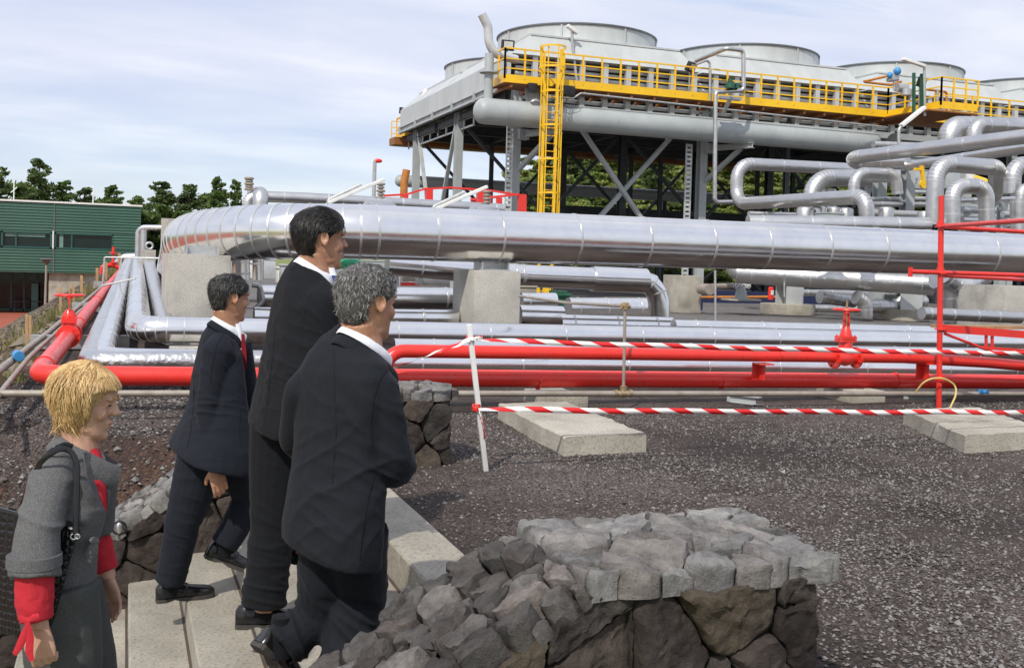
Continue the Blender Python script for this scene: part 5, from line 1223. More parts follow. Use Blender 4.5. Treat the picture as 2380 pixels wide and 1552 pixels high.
for row, (D, n) in enumerate(((82, 30), (94, 30), (108, 30), (126, 26))):
    for j in range(n):
        px = 1215+ (j+R_.uniform(.1, .9))*(1330/n); 
        if 1655 < px < 1740 and row < 2 and R_.random() < .7: continue
        i = R_.choice((4, 5, 4, 5, 3, 0)); a = PD(px, 500, D+R_.uniform(-4, 5)); zb = hill(a.x, a.y)
        h = R_.uniform(4.5, 7)*(1.25 if i == 0 else 1)
        pr, hh = protos[i]; t = dup(pr, (a.x, a.y, zb)) if i in used else pr; used.add(i); t.location = (a.x, a.y, zb); s = h/hh; t.scale = (s*1.3, s*1.3, s); t.rotation_euler = (0,0,R_.uniform(0, 6)); t['label'] = 'green tree in the hillside wood seen through the steelwork of the plant'; t['group'] = 'trees on the hillside behind the plant'
# weeds on the bank
R_ = random.Random(5)
for i, (px, py, D, s) in enumerate(((165, 690, 22, .8), (215, 655, 27, .7), (262, 625, 34, .9), (90, 760, 13, .5), (30, 800, 11.5, .5), (60, 740, 18, .9), (130, 712, 20, .8), (285, 610, 37, .8), (10, 850, 10, .4), (190, 668, 25, .7))):
    a = PD(px, py, D); z = gz(a.x, a.y); mb = MB()
    for k in range(260):
        an = R_.uniform(0, 6.28); r = R_.random()**.5*s*.55; b0 = V((a.x+r*cos(an), a.y+r*sin(an), gz(a.x+r*cos(an), a.y)-.03)); L_ = R_.uniform(.2, 1)**1.5*s*.42; d = V((R_.gauss(0,.35), R_.gauss(0,.35), 1)).normalized(); w = V((cos(an+1), sin(an+1), 0))*.007*(1+s)
        o = len(mb.v); tip = b0+d*L_; mb.v += [tuple(b0-w), tuple(b0+w), tuple(b0.lerp(tip, .6)+w), tuple(tip)]; mb.f.append((o, o+1, o+2, o+3))
    tag(mb.build('weed_clump', 'leaf_weed', smooth=False), 'dry green weed clump on the stony bank at the left', 'weeds', 'weeds on the bank')
for i, (pr, h) in enumerate(protos):
    if i not in used:
        for ch in list(pr.children): bpy.data.objects.remove(ch)
        bpy.data.objects.remove(pr)
# ------------------------------------------------------------------ people
UP = V((0,0,1))
def remesh(mb, vox, it=3, name='tmp'):
    me = bpy.data.meshes.new(name); me.from_pydata(mb.v, [], mb.f)
    bm = bmesh.new(); bm.from_mesh(me); bmesh.ops.recalc_face_normals(bm, faces=bm.faces); bm.to_mesh(me); bm.free()
    o = bpy.data.objects.new(name, me); COL.objects.link(o)
    md = o.modifiers.new('r', 'REMESH'); md.mode = 'VOXEL'; md.voxel_size = vox; md.adaptivity = 0
    dg = bpy.context.evaluated_depsgraph_get(); dg.update()
    m2 = bpy.data.meshes.new_from_object(o.evaluated_get(dg)); bpy.data.objects.remove(o); bpy.data.meshes.remove(me)
    bm = bmesh.new(); bm.from_mesh(m2)
    for _ in range(it): bmesh.ops.smooth_vert(bm, verts=bm.verts, factor=.5, use_axis_x=True, use_axis_y=True, use_axis_z=True)
    bm.to_mesh(m2); bm.free(); return m2
def finish(me, name, mat, parent, disp=None):
    if disp:
        me.update(); N = [v.normal.copy() for v in me.vertices]
        for v in me.vertices:
            v.co += N[v.index]*disp(v.co, N[v.index])
    me.name = name; me.materials.clear(); me.materials.append(MATS[mat]); me.shade_smooth()
    o = bpy.data.objects.new(name, me); COL.objects.link(o)
    if parent: o.parent = parent; o.matrix_parent_inverse = parent.matrix_world.inverted()
    return o
def head_vec(alpha):           # alpha = degrees clockwise from the camera's view direction
    a = radians(alpha)+PSI; return V((sin(a), cos(a), 0))
rth = V((rt.x, rt.y, 0)).normalized()
class Sil:
    def __init__(s, D, alpha): s.D = D; s.h = head_vec(alpha); s.l = UP.cross(s.h)
    def pt(s, px, py, dd=0): return PD(px, py, s.D+dd)
    def ring(s, py, L, R, dd=0, ratio=.62, sl=0, n=28, ex=.85):
        D = s.D+dd; c = PD((L+R)/2, py, D); w = (R-L)/2/F*D
        a = w/sqrt((s.l.dot(rth))**2+(ratio*s.h.dot(rth))**2); out = []
        for i in range(n):
            t = 2*pi*i/n; cx = math.copysign(abs(cos(t))**ex, cos(t)); sy = math.copysign(abs(sin(t))**ex, sin(t))
            o = s.l*a*cx+s.h*a*ratio*sy; out.append(c+o-UP*sl*o.dot(rth))
        return out
    def loft(s, mb, rows): mb.rings([s.ring(*r) for r in rows])
HU = [-.120,-.110,-.095,-.078,-.060,-.045,-.030,-.015,.000,.015,.030,.045,.065,.085,.103,.116,.123]
HF = [.060,.082,.089,.088,.089,.088,.086,.086,.085,.086,.091,.093,.091,.082,.062,.036,.012]
HB = [.022,.000,-.022,-.048,-.068,-.079,-.086,-.091,-.094,-.097,-.099,-.100,-.099,-.093,-.076,-.050,-.022]
HW = [.020,.036,.047,.055,.061,.065,.067,.069,.071,.074,.076,.077,.076,.070,.055,.034,.014]
def lerpa(A, u):
    if u <= HU[0]: return A[0]
    for i in range(len(HU)-1):
        if u <= HU[i+1]: t = (u-HU[i])/(HU[i+1]-HU[i]); return A[i]+(A[i+1]-A[i])*t
    return A[-1]
class Head:
    def __init__(s, E, alpha, pitch=0, sc=1, roll=0):
        h = head_vec(alpha); l = UP.cross(h); h2 = h*cos(pitch)-UP*sin(pitch); s.h = h2; s.l = l; s.u = h2.cross(l); s.E = E; s.sc = sc
    def P(s, f, w, u): return s.E+(s.h*f+s.l*w+s.u*u)*s.sc
    def surf(s, u, ph, off=0):
        f, b, w = lerpa(HF, u), lerpa(HB, u), lerpa(HW, u); c, A = (f+b)/2, (f-b)/2
        cx = math.copysign(abs(cos(ph))**.88, cos(ph)); sy = math.copysign(abs(sin(ph))**.92, sin(ph))
        k = off
        n = V((cos(ph)*w, sin(ph)*A, 0)).normalized()
        uz = max(-.3, min(1, (u-.045)/.075)); uz = uz*abs(uz) if uz > 0 else uz*.2
        n = (n*sqrt(max(0, 1-uz*uz))+V((0,0,uz)))
        return s.P(c+A*cx+n.x*k, w*sy+n.y*k, u+n.z*k), (s.h*n.x+s.l*n.y+s.u*n.z)
    def build(s, mb, nose=1, fem=0):
        n = 36
        mb.rings([[s.surf(u, 2*pi*i/n)[0] for i in range(n)] for u in HU])
        P = s.P; R3 = Matrix((s.h, s.l, s.u)).transposed(); q = s.sc
        # nose
        mb.rings([[P(f0, -w, u), P(f0, w, u), P(f1, w*.45, u-.001), P(f1, -w*.45, u-.001)] for f0, f1, w, u in ((.078, .094, .008, .034), (.076, .100, .009, .018), (.076, .108+.002*nose, .012, .003), (.076, .115+.003*nose, .016, -.011), (.076, .113+.002*nose, .017, -.019), (.076, .094, .012, -.026))])
        mb.ell(P(.111, 0, -.014), [.010*q]*3, R3, 10, 8)
        for g in (-1, 1):
            mb.ell(P(.100, g*.013, -.018), [.010*q, .008*q, .008*q], R3, 10, 8)
            mb.ell(P(.076, g*.031, .012), [.013*q, .014*q, .009*q], R3, 10, 8)      # lid
            mb.ell(P(.084, g*.030, .032), [.012*q, .024*q, .008*q], R3, 12, 8)      # brow
            mb.ell(P(.060, g*.042, -.022), [.026*q, .020*q, .026*q], R3, 12, 8)     # cheek
            mb.ell(P(.022, g*.043, -.076), [.036*q, .014*q, .022*q], R3, 12, 8)       # jaw
            # ear
            e = P(-.008, g*.083, .004); Re = Matrix((s.h, (s.l*g*.85+s.h*-.5).normalized(), s.u)).transposed()
            ev = (s.h+s.l*g*.45).normalized(); mb.tube([e+(ev*(.0145*cos(a_))+s.u*(.006+.0225*sin(a_)-.004*cos(a_)))*q for a_ in [2*pi*i_/18 for i_ in range(19)]], .0045*q, 8)
            mb.ell(e+s.u*-.017*q+s.h*.004*q, [.011*q, .007*q, .013*q], R3, 10, 8); mb.ell(e-s.l*g*.006*q, [.015*q, .005*q, .024*q], R3, 12, 8)
        mb.ell(P(.089, 0, -.052), [.011*q, .024*q, .0075*q], R3, 12, 8); mb.ell(P(.086, 0, -.066), [.012*q, .021*q, .0085*q], R3, 12, 8)
        mb.ell(P(.078, 0, -.098), [.018*q, .022*q, .018*q], R3, 12, 8)
    def details(s, parent, brow='hair_dark', lipm=None):
        P = s.P; q = s.sc; R3 = Matrix((s.h, s.l, s.u)).transposed()
        for g in (-1, 1):
            e = MB(); e.ell(P(.0835, g*.031, .0115), [.008*q, .010*q, .0042*q], R3, 12, 8); e.build('eye', 'eye_dark', parent)
            b_ = MB(); b_.tube([P(.0985, g*.013, .034), P(.0955, g*.028, .040), P(.083, g*.046, .036)], [.0035*q, .004*q, .002*q], 6); b_.build('eyebrow', brow, parent)
        if lipm: m = MB(); m.ell(P(.092, 0, -.0525), [.010*q, .019*q, .005*q], R3, 12, 8); m.ell(P(.090, 0, -.065), [.010*q, .016*q, .0055*q], R3, 12, 8); m.build('lips', 'lip', parent)
def hairline(kind, ph):
    a = abs(((ph+pi) % (2*pi))-pi)*180/pi
    K = {'man': [(0, .072), (30, .070), (50, .058), (66, .030), (80, .000), (86, -.014), (92, .030), (112, .020), (118, -.035), (140, -.066), (180, -.076)],
         'thick': [(0, .068), (30, .066), (52, .056), (66, .034), (78, .008), (86, -.006), (92, .030), (110, .022), (116, -.045), (140, -.080), (180, -.088)],
         'woman': [(0, .088), (22, .082), (40, .066), (54, .036), (66, .004), (84, -.035), (100, -.068), (120, -.095), (150, -.110), (180, -.112)]}[kind]
    for i in range(len(K)-1):
        if a <= K[i+1][0]: t = (a-K[i][0])/(K[i+1][0]-K[i][0]); return K[i][1]+(K[i+1][1]-K[i][1])*t
    return K[-1][1]
def hair(H, kind, mat, th, parent, n=5200, length=.035, width=.0016, curl=.3, seed=1, vol=None):
    R = random.Random(seed); vol = vol or (lambda u, a: 1)
    def off(u, ph):
        a = abs(((ph+pi) % (2*pi))-pi)*180/pi; e = min(1, max(0, (u-hairline(kind, ph))/.03))
        er = max(0, 1-abs(a-94)/26)*max(0, min(1, (.062-u)/.03)) if kind != 'woman' else 0
        return th*vol(u, a)*(.25+.75*e)*(1-.75*er)
    mb = MB(); K = 16; n_ = 64; rs = []
    for k in range(K+1):
        rg = []
        for j in range(n_):
            ph = 2*pi*j/n_; u0 = hairline(kind, ph); u = u0+(.1228-u0)*(k/K)
            o = off(u, ph)*.8+.003*noise.noise(H.surf(u, ph)[0]*60)+.004*noise.noise(H.surf(u, ph)[0]*22) if k else -.004
            rg.append(H.surf(u, ph, o)[0])
        rs.append(rg)
    mb.rings(rs, False); mb.f.append(tuple(K*n_+j for j in range(n_)))
    base = mb.build('hair', mat+'_root', parent, ang=80)
    st_ = MB()
    for i in range(n):
        ph = R.uniform(0, 2*pi); u0 = hairline(kind, ph); u = u0+(.122-u0)*(R.random()**.8)
        p, nn = H.surf(u, ph, off(u, ph)*.75)
        loc = V((p-H.E).dot(a) for a in (H.h, H.l, H.u))/H.sc; L = length*R.uniform(.6, 1.3)
        q = p.copy(); pts = [q.copy()]; rr = V((R.gauss(0,1), R.gauss(0,1), R.gauss(0,1)))*curl
        cut = False
        for k in range(4):
            lc = V((q-H.E).dot(a) for a in (H.h, H.l, H.u))/H.sc
            if kind == 'woman':
                w = max(0, min(1, (lc.z-.05)/.06)); fl = H.h*((lc.x*6)*.9*w+.30*(1-w)*(1 if lc.x > -.05 else -.2))+H.l*(lc.y*9*w)-H.u*(1-w*.55)
                if lc.z < -.04: fl += nn*.35
            else:
                w = max(0, min(1, (lc.z-.02)/.08)); back = max(0, min(1, (.0-lc.x)/.08))
                fl = -H.h*(.9*w+.55*(1-w)*(1-back))-H.u*((1-w)*.9+.35*back)+H.l*(.35*w*(1 if lc.y > 0 else -1))
            c = H.E+H.h*(-.005)*H.sc+H.u*.02*H.sc; nn = (q-c).normalized()
            fl = fl+rr*.8+V(noise.noise_vector(q*45))*curl*1.6; fl = (fl-nn*fl.dot(nn)*.85).normalized()
            q2 = q+fl*L/4; l2 = V((q2-H.E).dot(a) for a in (H.h, H.l, H.u))/H.sc
            if kind != 'woman' and abs(l2.y) > .055 and -.034 < l2.x < .045 and l2.z < .030: q2 = q.lerp(q2, .12)
            if kind == 'woman' and l2.x > .04 and l2.z < .066-.5*max(0, .075-l2.x): q2 = q.lerp(q2, .15)
            q = q2; pts.append(q.copy())
            if k > 1: q += nn*R.uniform(-.001, .002)
        wd = width*R.uniform(.7, 1.4); t0 = (pts[1]-pts[0]).normalized(); sd = nn.cross(t0).normalized(); o = len(st_.v)
        for k, pq in enumerate(pts):
            ww = wd*(1-.85*(k/4)**2); st_.v += [tuple(pq+sd*ww), tuple(pq-sd*ww), tuple(pq+nn*ww*.8)]
        for k in range(4):
            a = o+3*k; st_.f += [(a, a+3, a+5, a+2), (a+2, a+5, a+4, a+1)]
    me = bpy.data.meshes.new('hair'); me.from_pydata(st_.v, [], st_.f); me.materials.append(MATS[mat]); me.shade_smooth()
    o = bpy.data.objects.new('hair_strands', me); COL.objects.link(o); o.parent = base; o['kind'] = 'stuff'
    return base
def hand(mb, W, d, nrm, s=1, curl=.5, thumb=1, spread=.05):
    d = V(d).normalized(); nrm = V(nrm); nrm = (nrm-d*nrm.dot(d)).normalized(); t = d.cross(nrm)
    rs = []
    for x, w, h, dx in ((-.03, .026, .020, 0), (0, .028, .018, 0), (.03, .036, .017, 0), (.06, .041, .015, 0), (.09, .040, .012, .003)):
        rs.append([W+(d*x+t*(w*cos(a))+nrm*(h*sin(a)+dx))*s for a in [2*pi*i/16 for i in range(16)]])
    mb.rings(rs)
    for i, (y, L, r) in enumerate(((-.031, .070, .0084), (-.0105, .080, .009), (.0105, .074, .0087), (.030, .058, .0076))):
        p = W+(d*.086+t*y*thumb*-1)*s; a = 0; pts = [p-d*.02*s, p]; rad = [r*s*1.05]*2; cc = curl*(1+.15*i)
        for k, f in enumerate((.45, .3, .25)):
            a += cc*(.7 if k == 0 else .9); dd = (d*cos(a)+nrm*sin(a)+t*(-thumb*y*spread*40*.3)); dd.normalize(); p = p+dd*L*f*s; pts.append(p.copy()); rad.append(r*s*(1-.1*k))
        pts.append(p+dd*.004*s); rad.append(r*s*.4); mb.tube(pts, rad, 10)
    p = W+(d*.022+t*.024*thumb+nrm*.006)*s; a = (d*.62+t*.62*thumb+nrm*.45).normalized(); b_ = (d*.85+t*.2*thumb+nrm*.45).normalized()
    mb.tube([p-a*.01*s, p+a*.022*s, p+a*.042*s, p+a*.042*s+b_*.022*s, p+a*.042*s+b_*.032*s], [.013*s, .0125*s, .0105*s, .009*s, .004*s], 10)
def limb(mb, pts, rad, n=18, side=None):
    P, fl = fillet(pts, .07, 5) if len(pts) > 2 else (pts, [0, 0])
    # radius along the length
    L = [0]; 
    for i in range(1, len(pts)): L.append(L[-1]+(V(pts[i])-V(pts[i-1])).length)
    l = 0; rr = []; tot = 0; acc = [0]
    for i in range(1, len(P)): acc.append(acc[-1]+(P[i]-P[i-1]).length)
    for a in acc:
        x = a/acc[-1]*L[-1]
        for i in range(len(L)-1):
            if x <= L[i+1]+1e-6: t = (x-L[i])/(L[i+1]-L[i]); rr.append(rad[i]+(rad[i+1]-rad[i])*t); break
        else: rr.append(rad[-1])
    # subdivide long spans
    Q = []; q = []
    for i in range(len(P)-1):
        k = max(1, int((P[i+1]-P[i]).length/.05))
        for j in range(k): Q.append(P[i].lerp(P[i+1], j/k)); q.append(rr[i]+(rr[i+1]-rr[i])*j/k)
    Q.append(P[-1]); q.append(rr[-1]); mb.tube(Q, q, n)
def shoe(parent, heel, toe, L=.3, roll=0, name='shoe'):
    heel = V(heel); d = (V(toe)-heel).normalized(); s = UP.cross(d).normalized(); u = d.cross(s); W = L/.3
    mb = MB(); so = MB(); rs = []; r2 = []
    for x, w, h0, h in ((0, .022, .012, .055), (.012, .031, .006, .075), (.05, .035, .004, .088), (.09, .036, .004, .085), (.13, .038, .003, .070), (.17, .044, .0, .056), (.21, .047, .0, .049), (.25, .043, .0, .043), (.28, .031, .0, .034), (.295, .015, .003, .022)):
        rg = []
        for i in range(20):
            a = 2*pi*i/20; y = w*cos(a); z = (h if sin(a) > 0 else .004)*abs(sin(a))**(.75)*(1 if sin(a) > 0 else -1)+.018
            rg.append(heel+(d*x+s*y+u*(z))*W)
        rs.append(rg)
        r2.append([heel+(d*x*1.01+s*(w+.004)*j+u*z)*W for j, z in ((-1, (0 if x < .08 or x > .11 else .012)), (1, (0 if x < .08 or x > .11 else .012)), (1, .02), (-1, .02))])
    mb.rings(rs); o = mb.build(name, 'leather', parent, ang=60); so.rings(r2); so.build('sole', 'sole', o, False)
    st_ = MB(); st_.tube([heel+(d*.135+s*-.042+u*.03)*W, heel+(d*.15+s*-.03+u*.066)*W, heel+(d*.155+u*.082)*W, heel+(d*.15+s*.03+u*.066)*W, heel+(d*.135+s*.042+u*.03)*W], [(.010, .003)]*5, 8, side=tuple(d)); st_.build('strap', 'leather', o)
    return o
def collar_band(N, h, l, r, mat, name, parent, height=.02, th=.006, zb=.02, drop=.085, fwdx=.02, rl=None, tilt=0):
    rl = rl or r; pts = []
    for i in range(25):
        a = pi-(i/24-.5)*2*2.65; f = (1+cos(a))/2
        pts.append(N+h*(cos(a)*r+fwdx*f)+l*sin(a)*rl*(1-.25*f)+UP*(zb-(drop)*f**.9))
    mb = MB(); mb.tube(pts, [(height*(1-.0*i), th) for i in range(25)], 10, side=(0,0,1)); return mb.build(name, mat, parent, ang=60)
def folds(gen=.0035, lst=(), sc=7, diag=(.4, 1)):
    def f(p, n):
        v = gen*noise.noise(V((p.x*sc, p.y*sc, p.z*sc*diag[0])))+gen*.5*noise.noise(p*sc*2.6)
        for c, ax, amp, fr_, r in lst:
            d = p-c; e = d.length_squared/(r*r)
            if e < 4:
                k = d.dot(ax); q = d-ax*k; w = V(noise.noise_vector(p*2.5))*.8
                s = noise.noise((ax*(k*fr_*.26)+q*2.6+w)+c*9); v += 1.5*amp*math.exp(-e)*((1-abs(s)*2.6)**2.2*.9-.25 if abs(s) < .38 else -.25)
        return v
    return f
def persona(label, S, H, group=None):
    return None

def seamline(j, pts, mat, r=.0016, name='seam', dd=.0006):
    P_ = []
    for i in range(len(pts)-1):
        for k in range(6):
            px = pts[i][0]+(pts[i+1][0]-pts[i][0])*k/6; py = pts[i][1]+(pts[i+1][1]-pts[i][1])*k/6
            hit, loc, nn, _ = j.ray_cast(CAM, ray(px, py).normalized())
            if hit: P_.append(loc+nn*dd)
    if len(P_) > 3: m_ = MB(); m_.tube(P_, r, 6); m_.build(name, mat, j)
def socks(p, *an):
    for a in an: m_ = MB(); m_.tube([a+UP*.10, a-UP*.02, a-UP*.042], [.036, .040, .036], 14); m_.build('sock', 'suit_black', p)
# ---- 1: man in navy suit, left
def man_navy():
    S = Sil(5.3, 58); H = Head(S.pt(533, 695), 50, .08, .95)
    b = MB(); H.build(b)
    N = S.pt(527, 752); limb(b, [H.P(-.025, 0, -.05), N+UP*-.0, N-UP*.12], [.056, .058, .07])
    S.loft(b, [(806, 478, 540, 0, .5), (840, 470, 548, 0, .55), (980, 450, 560, 0, .6), (1070, 450, 560, 0, .7)])
    sh = S.pt(507, 806, -.14); el = S.pt(487, 950, -.17); wr = S.pt(497, 1068, -.20)
    limb(b, [sh, el, wr, wr+(wr-el)*.2], [.05, .04, .03, .026]); hand(b, wr+(wr-el).normalized()*.035, (wr-el)+S.h*.05, -S.l*-.3+S.h*-.2-rth*.2+fwd*1, 1.0, .42, -1)
    sh2 = S.pt(548, 800, .16); limb(b, [sh2, S.pt(575, 930, .2), S.pt(600, 1010, .2)], [.05, .04, .03])
    kn1 = S.pt(424, 1215, -.06); an1 = S.pt(395, 1365, -.02); kn2 = S.pt(586, 1150, .12); an2 = S.pt(520, 1275, .08)
    hp1 = S.pt(470, 1060, -.06); hp2 = S.pt(530, 1060, .08)
    limb(b, [hp1, kn1, an1], [.07, .05, .035]); limb(b, [hp2, kn2, an2], [.07, .05, .035])
    p = finish(remesh(b, .004, 3), 'person', 'skin_tan', None)
    tag(p, 'man in a dark navy suit with red tie, nearest the left stone wall', 'person')
    H.details(p); hair(H, 'man', 'hair_pepper', .0125, p, 9000, .03, .0015, .5, 2)
    J = MB(); S.loft(J, [(744, 500, 520, 0, .75, .35), (762, 482, 536, 0, .7, .3), (785, 464, 553, 0, .64, .1), (820, 452, 567, 0, .58), (870, 440, 576, 0, .56), (930, 432, 582, 0, .56, 0), (980, 414, 592, 0, .58, .06), (1020, 398, 604, 0, .6, .14), (1052, 386, 608, 0, .62, .22), (1062, 384, 606, 0, .62, .24)])
    limb(J, [sh+UP*.045+fwd*.05, sh-UP*.02, el, wr], [.045, .078, .063, .053]); limb(J, [sh2, S.pt(577, 930, .2), S.pt(602, 1000, .16)], [.08, .06, .055])
    j = finish(remesh(J, .0065, 4), 'jacket', 'suit_navy', p, folds(.004, [(el, V((0, .3, 1)), .008, 75, .12), (S.pt(470, 900, -.1), V((.5, 0, 1)), .006, 60, .16), (wr, V((0,0,1)), .004, 90, .08), (sh-UP*.06, V((.7, 0, .7)), .006, 60, .1)]))
    seamline(j, [(520, 776), (505, 800), (492, 850), (488, 900)], 'suit_black'); seamline(j, [(452, 860), (450, 930), (444, 1000), (432, 1050)], 'suit_black'); seamline(j, [(560, 950), (556, 1000), (560, 1050)], 'suit_black')
    socks(p, an1, an2)
    c = MB(); a = wr+(wr-el).normalized()*.012; c.tube([wr, a, a+(wr-el).normalized()*.014], [.041, .043, .042], 20); c.build('shirt_cuff', 'shirt_white', p)
    bt = MB()
    for k in range(4): q = S.pt(534-k*.6, 1020+k*10, -.245); q = wr+(el-wr).normalized()*(.03+.018*k)+rth*.042-fwd*.03; bt.ell(q, (.006, .006, .006), None, 8, 6)
    bt.build('button', 'leather', p)
    collar_band(N+UP*.02, S.h, S.l, .066, 'shirt_white', 'shirt_collar', p, .018, .005, .012, .11, .035)
    collar_band(N+UP*-.0, S.h, S.l, .078, 'suit_navy', 'jacket_collar', j, .024, .009, .008, .15, .04)
    sf = MB(); sf.rings([S.ring(752, 540, 560, 0, .6), S.ring(800, 548, 568, 0, .6), S.ring(850, 552, 570, 0, .6)]); sf.build('shirt_front', 'shirt_white', p)
    t = MB(); t.rings([[S.pt(x, y, z) for x, y, z in ((561, yy, -.03), (568+dx, yy, -.03), (568+dx, yy+3, .03), (561, yy, .03))] for yy, dx in ((776, 0), (782, 1), (820, 5), (858, 5))]); t.build('tie', 'tie_red', p, False)
    T = MB(); limb(T, [hp1+UP*.05, hp1.lerp(kn1, .5), kn1, kn1.lerp(an1, .6), an1+UP*.03], [.115, .108, .088, .078, .074]); limb(T, [hp2+UP*.05, hp2.lerp(kn2, .5), kn2, kn2.lerp(an2, .6), an2+UP*.02], [.11, .105, .086, .076, .072])
    finish(remesh(T, .0065, 3), 'trousers', 'suit_navy', p, folds(.004, [(kn1, V((.4, 0, 1)), .006, 60, .13), (an1, V((0,0,1)), .008, 70, .12), (kn2, V((1, 0, .4)), .008, 60, .14), (hp1-UP*.12, V((.7,0,.7)), .006, 50, .15)]))
    hl = PZ(362, 1392, -.452); hl = S.pt(362, 1399, -.0); d = head_vec(66); sh_ = shoe(p, hl, hl+d+UP*.03, .29)
    hl2 = S.pt(474, 1294, .06); shoe(p, hl2, S.pt(584, 1332, .16), .29)
man_navy()

# ---- 2: tall man in black suit
def man_tall():
    S = Sil(4.56, 60); H = Head(S.pt(744, 559), 62, .02, 1.06)
    b = MB(); H.build(b); N = S.pt(733, 618); limb(b, [H.P(-.025, 0, -.05), N, N-UP*.12], [.066, .070, .08])
    S.loft(b, [(660, 670, 770, 0, .6), (760, 650, 780, 0, .6), (980, 620, 760, 0, .7)])
    sh = S.pt(742, 700, -.14); el = S.pt(742, 870, -.18); wr = S.pt(830, 920, -.1)
    limb(b, [sh, el, wr, wr+(wr-el)*.2], [.055, .045, .033, .03]); hand(b, wr+(wr-el).normalized()*.03, wr-el, -UP, 1, .6, -1)
    kn1 = S.pt(634, 1215, 0); an1 = S.pt(612, 1420, 0); hp1 = S.pt(650, 1010, 0); hp2 = S.pt(690, 1010, .1); kn2 = S.pt(742, 1140, .14); an2 = S.pt(694, 1285, .12)
    limb(b, [hp1, kn1, an1], [.08, .055, .04]); limb(b, [hp2, kn2, an2], [.08, .055, .04])
    p = finish(remesh(b, .004, 3), 'person', 'skin_tan', None)
    tag(p, 'tallest man, dark haired in a black suit with blue tie, walking up in the middle', 'person')
    H.details(p); hair(H, 'thick', 'hair_dark', .0145, p, 6500, .042, .0017, .28, 3, lambda u, a: 1+.35*(a < 60 and u > .06)+.25*(a > 130))
    J = MB(); S.loft(J, [(586, 700, 722, 0, .75, .4), (610, 682, 742, 0, .7, .35), (636, 660, 762, 0, .66, .2), (670, 640, 784, 0, .62, .05), (710, 627, 804, 0, .6), (765, 615, 808, 0, .6), (820, 604, 812, 0, .6), (880, 592, 812, 0, .6), (940, 578, 808, 0, .6), (985, 569, 800, 0, .6, .08), (1006, 570, 796, 0, .6, .12)])
    limb(J, [sh+UP*.055+fwd*.06, sh-UP*.02, el, wr], [.05, .088, .074, .06])
    j = finish(remesh(J, .0065, 4), 'jacket', 'suit_black', p, folds(.0045, [(S.pt(700, 840, -.15), V((.3, 0, 1)), .008, 60, .16), (S.pt(640, 880, -.1), V((.6, 0, 1)), .007, 50, .18), (sh-UP*.08, V((.7, 0, .7)), .006, 60, .12)]))
    seamline(j, [(735, 660), (712, 700), (700, 760), (706, 820)], 'suit_navy'); seamline(j, [(640, 760), (630, 860), (618, 960), (612, 1000)], 'suit_navy'); socks(p, an1, an2)
    collar_band(N+UP*.018, S.h, S.l, .080, 'shirt_white', 'shirt_collar', p, .020, .005, .010, .13, .04)
    collar_band(N-UP*.004, S.h, S.l, .093, 'suit_black', 'jacket_collar', j, .026, .009, .004, .17, .045)
    sf = MB(); sf.rings([S.ring(622, 752, 778, 0, .6), S.ring(660, 766, 790, 0, .6), S.ring(720, 776, 802, 0, .6)]); sf.build('shirt_front', 'shirt_white', p)
    t = MB(); t.rings([[S.pt(x, y, z) for x, y, z in ((768+dx, yy, -.05), (780+dx, yy, -.05), (782+dx, yy+3, .02), (768+dx, yy, .02))] for yy, dx in ((640, 2), (650, 5), (720, 14))]); t.build('tie', 'tie_blue', p, False)
    T = MB(); limb(T, [hp1+UP*.06, hp1.lerp(kn1, .5), kn1, kn1.lerp(an1, .6), an1+UP*.03], [.13, .115, .098, .094, .098]); limb(T, [hp2+UP*.05, hp2.lerp(kn2, .5), kn2, an2+UP*.02], [.12, .115, .09, .08])
    finish(remesh(T, .0065, 3), 'trousers', 'suit_black', p, folds(.004, [(kn1, V((.4, 0, 1)), .007, 55, .16), (an1+UP*.1, V((.2,0,1)), .010, 60, .16), (hp1-UP*.15, V((.7,0,.7)), .006, 50, .15)]))
    hl = S.pt(547, 1457, 0); shoe(p, hl, hl+head_vec(80)+UP*.0, .31); hl2 = S.pt(668, 1290, .1); shoe(p, hl2, S.pt(718, 1330, .18), .29)
man_tall()

